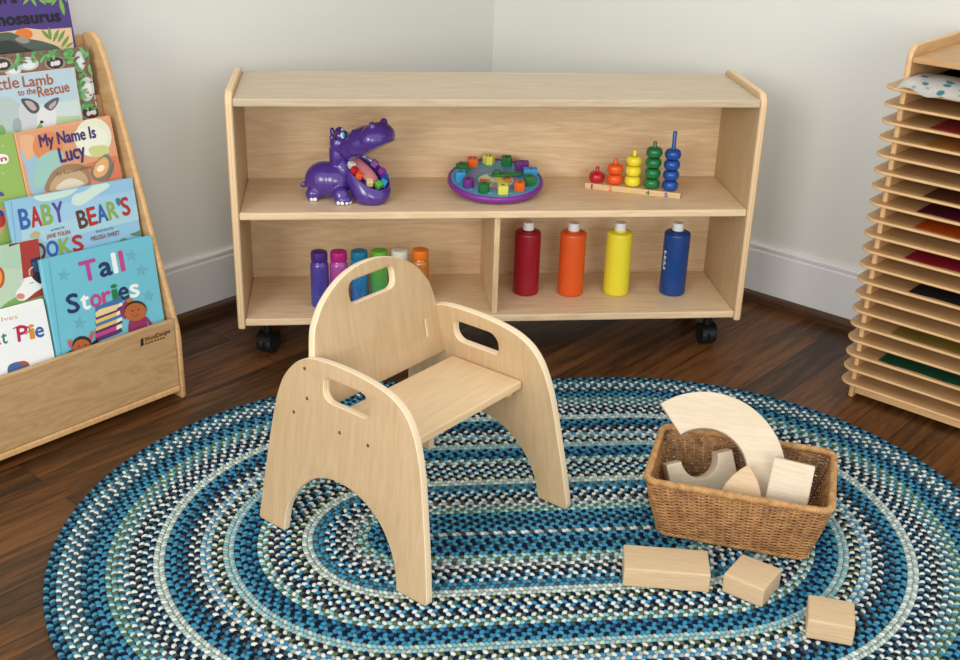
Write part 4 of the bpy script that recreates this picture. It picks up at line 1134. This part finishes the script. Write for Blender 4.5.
for j in range(rows):
    f = (j+.5)/rows; z = .006+(BH-.010)*f; P = basket_loop(f, NS*PER); pts = []
    for k, (x, y, nx, ny) in enumerate(P):
        o_ = .0020*math.cos(PI*k/PER+(PI if j % 2 else 0)); pts.append((x+nx*o_, y+ny*o_, z+.0006*math.sin(k*1.7+j)))
    tube_bm(pts, .00185, 5, True, wv)
o = link('woven_wall', bm_mesh(wv), wm, bk_, smooth=True)
sv = bmesh.new()
P0_ = basket_loop(0, NS); P1_ = basket_loop(1, NS)
for k in range(NS):
    a, b = P0_[k], P1_[k]; tube_bm([(a[0], a[1], .002), ((a[0]+b[0])/2, (a[1]+b[1])/2, BH/2), (b[0], b[1], BH-.004)], .0026, 6, False, sv)
link('stakes', bm_mesh(sv), wm, bk_, smooth=True)
def braid(name, f, z, rad, nt_, amp, n=420, grow=0):
    bm = bmesh.new(); P = loop(.135+(.162-.135)*f+grow, .091+(.109-.091)*f+grow, .022, n)
    for s_ in range(nt_[1]):
        pts = []
        for k, (x, y, nx, ny) in enumerate(P):
            a = 2*PI*(nt_[0]*k/n+s_/nt_[1]); pts.append((x+nx*amp*math.cos(a), y+ny*amp*math.cos(a), z+amp*math.sin(a)))
        tube_bm(pts, rad, 6, True, bm)
    return link(name, bm_mesh(bm), wr, bk_, smooth=True)
braid('rim', 1.0, BH, .0031, (44, 4), .0040)
braid('foot_braid', -.02, .0045, .0022, (40, 3), .0026, 360, .001)
bs = bmesh.new()
for k in range(22):
    x = -.126+.252*k/21; tube_bm([(x, -.085, .004), (x, 0, .004), (x, .085, .004)], .0024, 5, False, bs)
for k in range(36):
    y = -.084+.168*k/35; tube_bm([(-.128+.256*q/44, y, .004+.0022*math.cos(PI*q/2+(PI if k % 2 else 0))) for q in range(45)], .0022, 4, False, bs)
link('base', bm_mesh(bs), wm, bk_, smooth=True)

# ------------------------------------------------------------------ wooden blocks
def block(label, dims, mat, loc, rot, group=None):
    o = link('wooden_block', bm_mesh(box_bm(*dims, bev=.003, seg=3)), mat, None, loc, rot)
    sharp(o, 50); return tag(o, label, 'wooden block', group)
g_ = 'wooden blocks on the rug'
lz = RUG+.0001
block('long rectangular wooden block lying on the rug in front of the basket', (-.0735, .0735, -.0365, .0365, 0, .0368), M['block_wood'], (.1915, -.925, lz), (0, 0, R(-11.5)), g_)
block('square wooden block turned cornerwise on the rug, middle of the three', (-.037, .037, -.0375, .0375, 0, .0368), M['block_wood'], (.3315, -.9695, lz), (0, 0, R(-42)), g_)
block('square wooden block nearest the camera at the lower right of the rug', (-.0370, .0370, -.0350, .0350, 0, .0368), M['block_wood'], (.4265, -1.0835, lz), (0, 0, R(-21)), g_)
gb = 'wooden blocks in the basket'
def oriented(o, origin, xa, ya, za):
    o.matrix_world = Matrix(((xa.x, ya.x, za.x, origin.x), (xa.y, ya.y, za.y, origin.y), (xa.z, ya.z, za.z, origin.z), (0, 0, 0, 1)))
def view_axes(c, lean):
    """axes of an upright slab at c whose face looks towards the room's front, tipped back by lean"""
    h = Vector((CP.x-c.x, CP.y-c.y, 0)).normalized()
    z = h*math.cos(lean)+Vector((0, 0, 1))*math.sin(lean); x = Vector((0, 0, 1)).cross(z).normalized(); return x, z.cross(x), z
# big curved block leaning on the basket
ac = Vector((.2995, -.7515, .1190))
xa, ya, za = view_axes(ac, R(34))
a0, a1 = R(-36), R(130)
ro, ri = .1475, .0785
pts = [(ro*math.cos(a0+(a1-a0)*k/40), ro*math.sin(a0+(a1-a0)*k/40)) for k in range(41)]+[(ri*math.cos(a1+(a0-a1)*k/34), ri*math.sin(a1+(a0-a1)*k/34)) for k in range(35)]
o = plate('wooden_block', pts, [], .036, .003, [M['block_pale']], None, None, 3, False); oriented(o, ac-za*.018, xa, ya, za)
tag(o, 'big curved half-ring wooden block rising out of the wicker basket', 'wooden block', gb)
# arch block behind it, notch upward
ac2 = Vector((.3115, -.7020, .0785))
hx_ = Vector((math.cos(R(6)), math.sin(R(6)), 0))
xa = (hx_+Vector((0, 0, .16))).normalized(); za = Vector((hx_.y, -hx_.x, 0))*.90+Vector((0, 0, .42)); za = (za-xa*za.dot(xa)).normalized(); ya = za.cross(xa)
pts = [(-.0660, .0365), (-.0660, -.0365), (.0660, -.0365), (.0660, .0365)]+[(.036*math.cos(t), .0365-.040*math.sin(t)) for t in [PI*k/24 for k in range(25)]]
o = plate('wooden_block', pts, [], .036, .0025, [M['block_pale']], None, None, 3, False); oriented(o, ac2, xa, ya, za)
tag(o, 'arch shaped wooden block with a round notch upward at the left of the basket', 'wooden block', gb)
# pointed block in front
ac3 = Vector((.3505, -.8230, .120)); xa, ya, za = view_axes(ac3, R(34))
xa2 = xa*math.cos(R(-5))+ya*math.sin(R(-5)); ya2 = za.cross(xa2)
rt_ = [(.036, -.046), (.036, -.012), (.032, .004), (.023, .021), (.011, .036), (.003, .044)]
pts = rt_+[(-x, y) for x, y in reversed(rt_)]
o = plate('wooden_block', pts, [], .030, .003, [M['block_wood']], None, None, 3, False); oriented(o, ac3-za*.012, xa2, ya2, za)
tag(o, 'pointed gothic arch wooden block at the front middle of the basket', 'wooden block', gb)
# square block standing at the right
ac4 = Vector((.4325, -.8350, .141)); xa, ya, za = view_axes(ac4, R(26))
o = block('pale square wooden block standing at the right in the wicker basket', (-.0368, .0368, -.056, .0365, -.0125, .0165), M['block_pale'], ac4, (0, 0, 0), gb)
xa2 = xa*math.cos(R(-3))+ya*math.sin(R(-3)); oriented(o, ac4-za*.0165, xa2, za.cross(xa2), za)

# ------------------------------------------------------------------ light
sc = bpy.context.scene
w = bpy.data.worlds.new('studio'); sc.world = w; w.use_nodes = True
w.node_tree.nodes['Background'].inputs[0].default_value = (*lin((238, 241, 245)), 1)
w.node_tree.nodes['Background'].inputs[1].default_value = 1.22
def area(name, loc, target, size, power, col=(1, 1, 1)):
    l = bpy.data.lights.new(name, 'AREA'); l.shape = 'RECTANGLE'; l.size, l.size_y = size; l.energy = power; l.color = col
    o = bpy.data.objects.new(name, l); COL.objects.link(o); o.location = loc
    o.rotation_euler = (Vector(target)-Vector(loc)).to_track_quat('-Z', 'Y').to_euler(); return o
area('softbox_centre', (.35, -5.4, 1.5), (.1, .1, .4), (1.8, 1.5), 62, (1, .985, .955))
area('softbox_left', (-2.7, -4.7, 2.0), (.0, .1, .4), (1.8, 1.8), 108, (1, .985, .955))
sc.view_settings.view_transform = 'Standard'; sc.view_settings.look = 'None'
sc.view_settings.gamma = 1; sc.view_settings.exposure = 0; sc.view_settings.use_curve_mapping = False
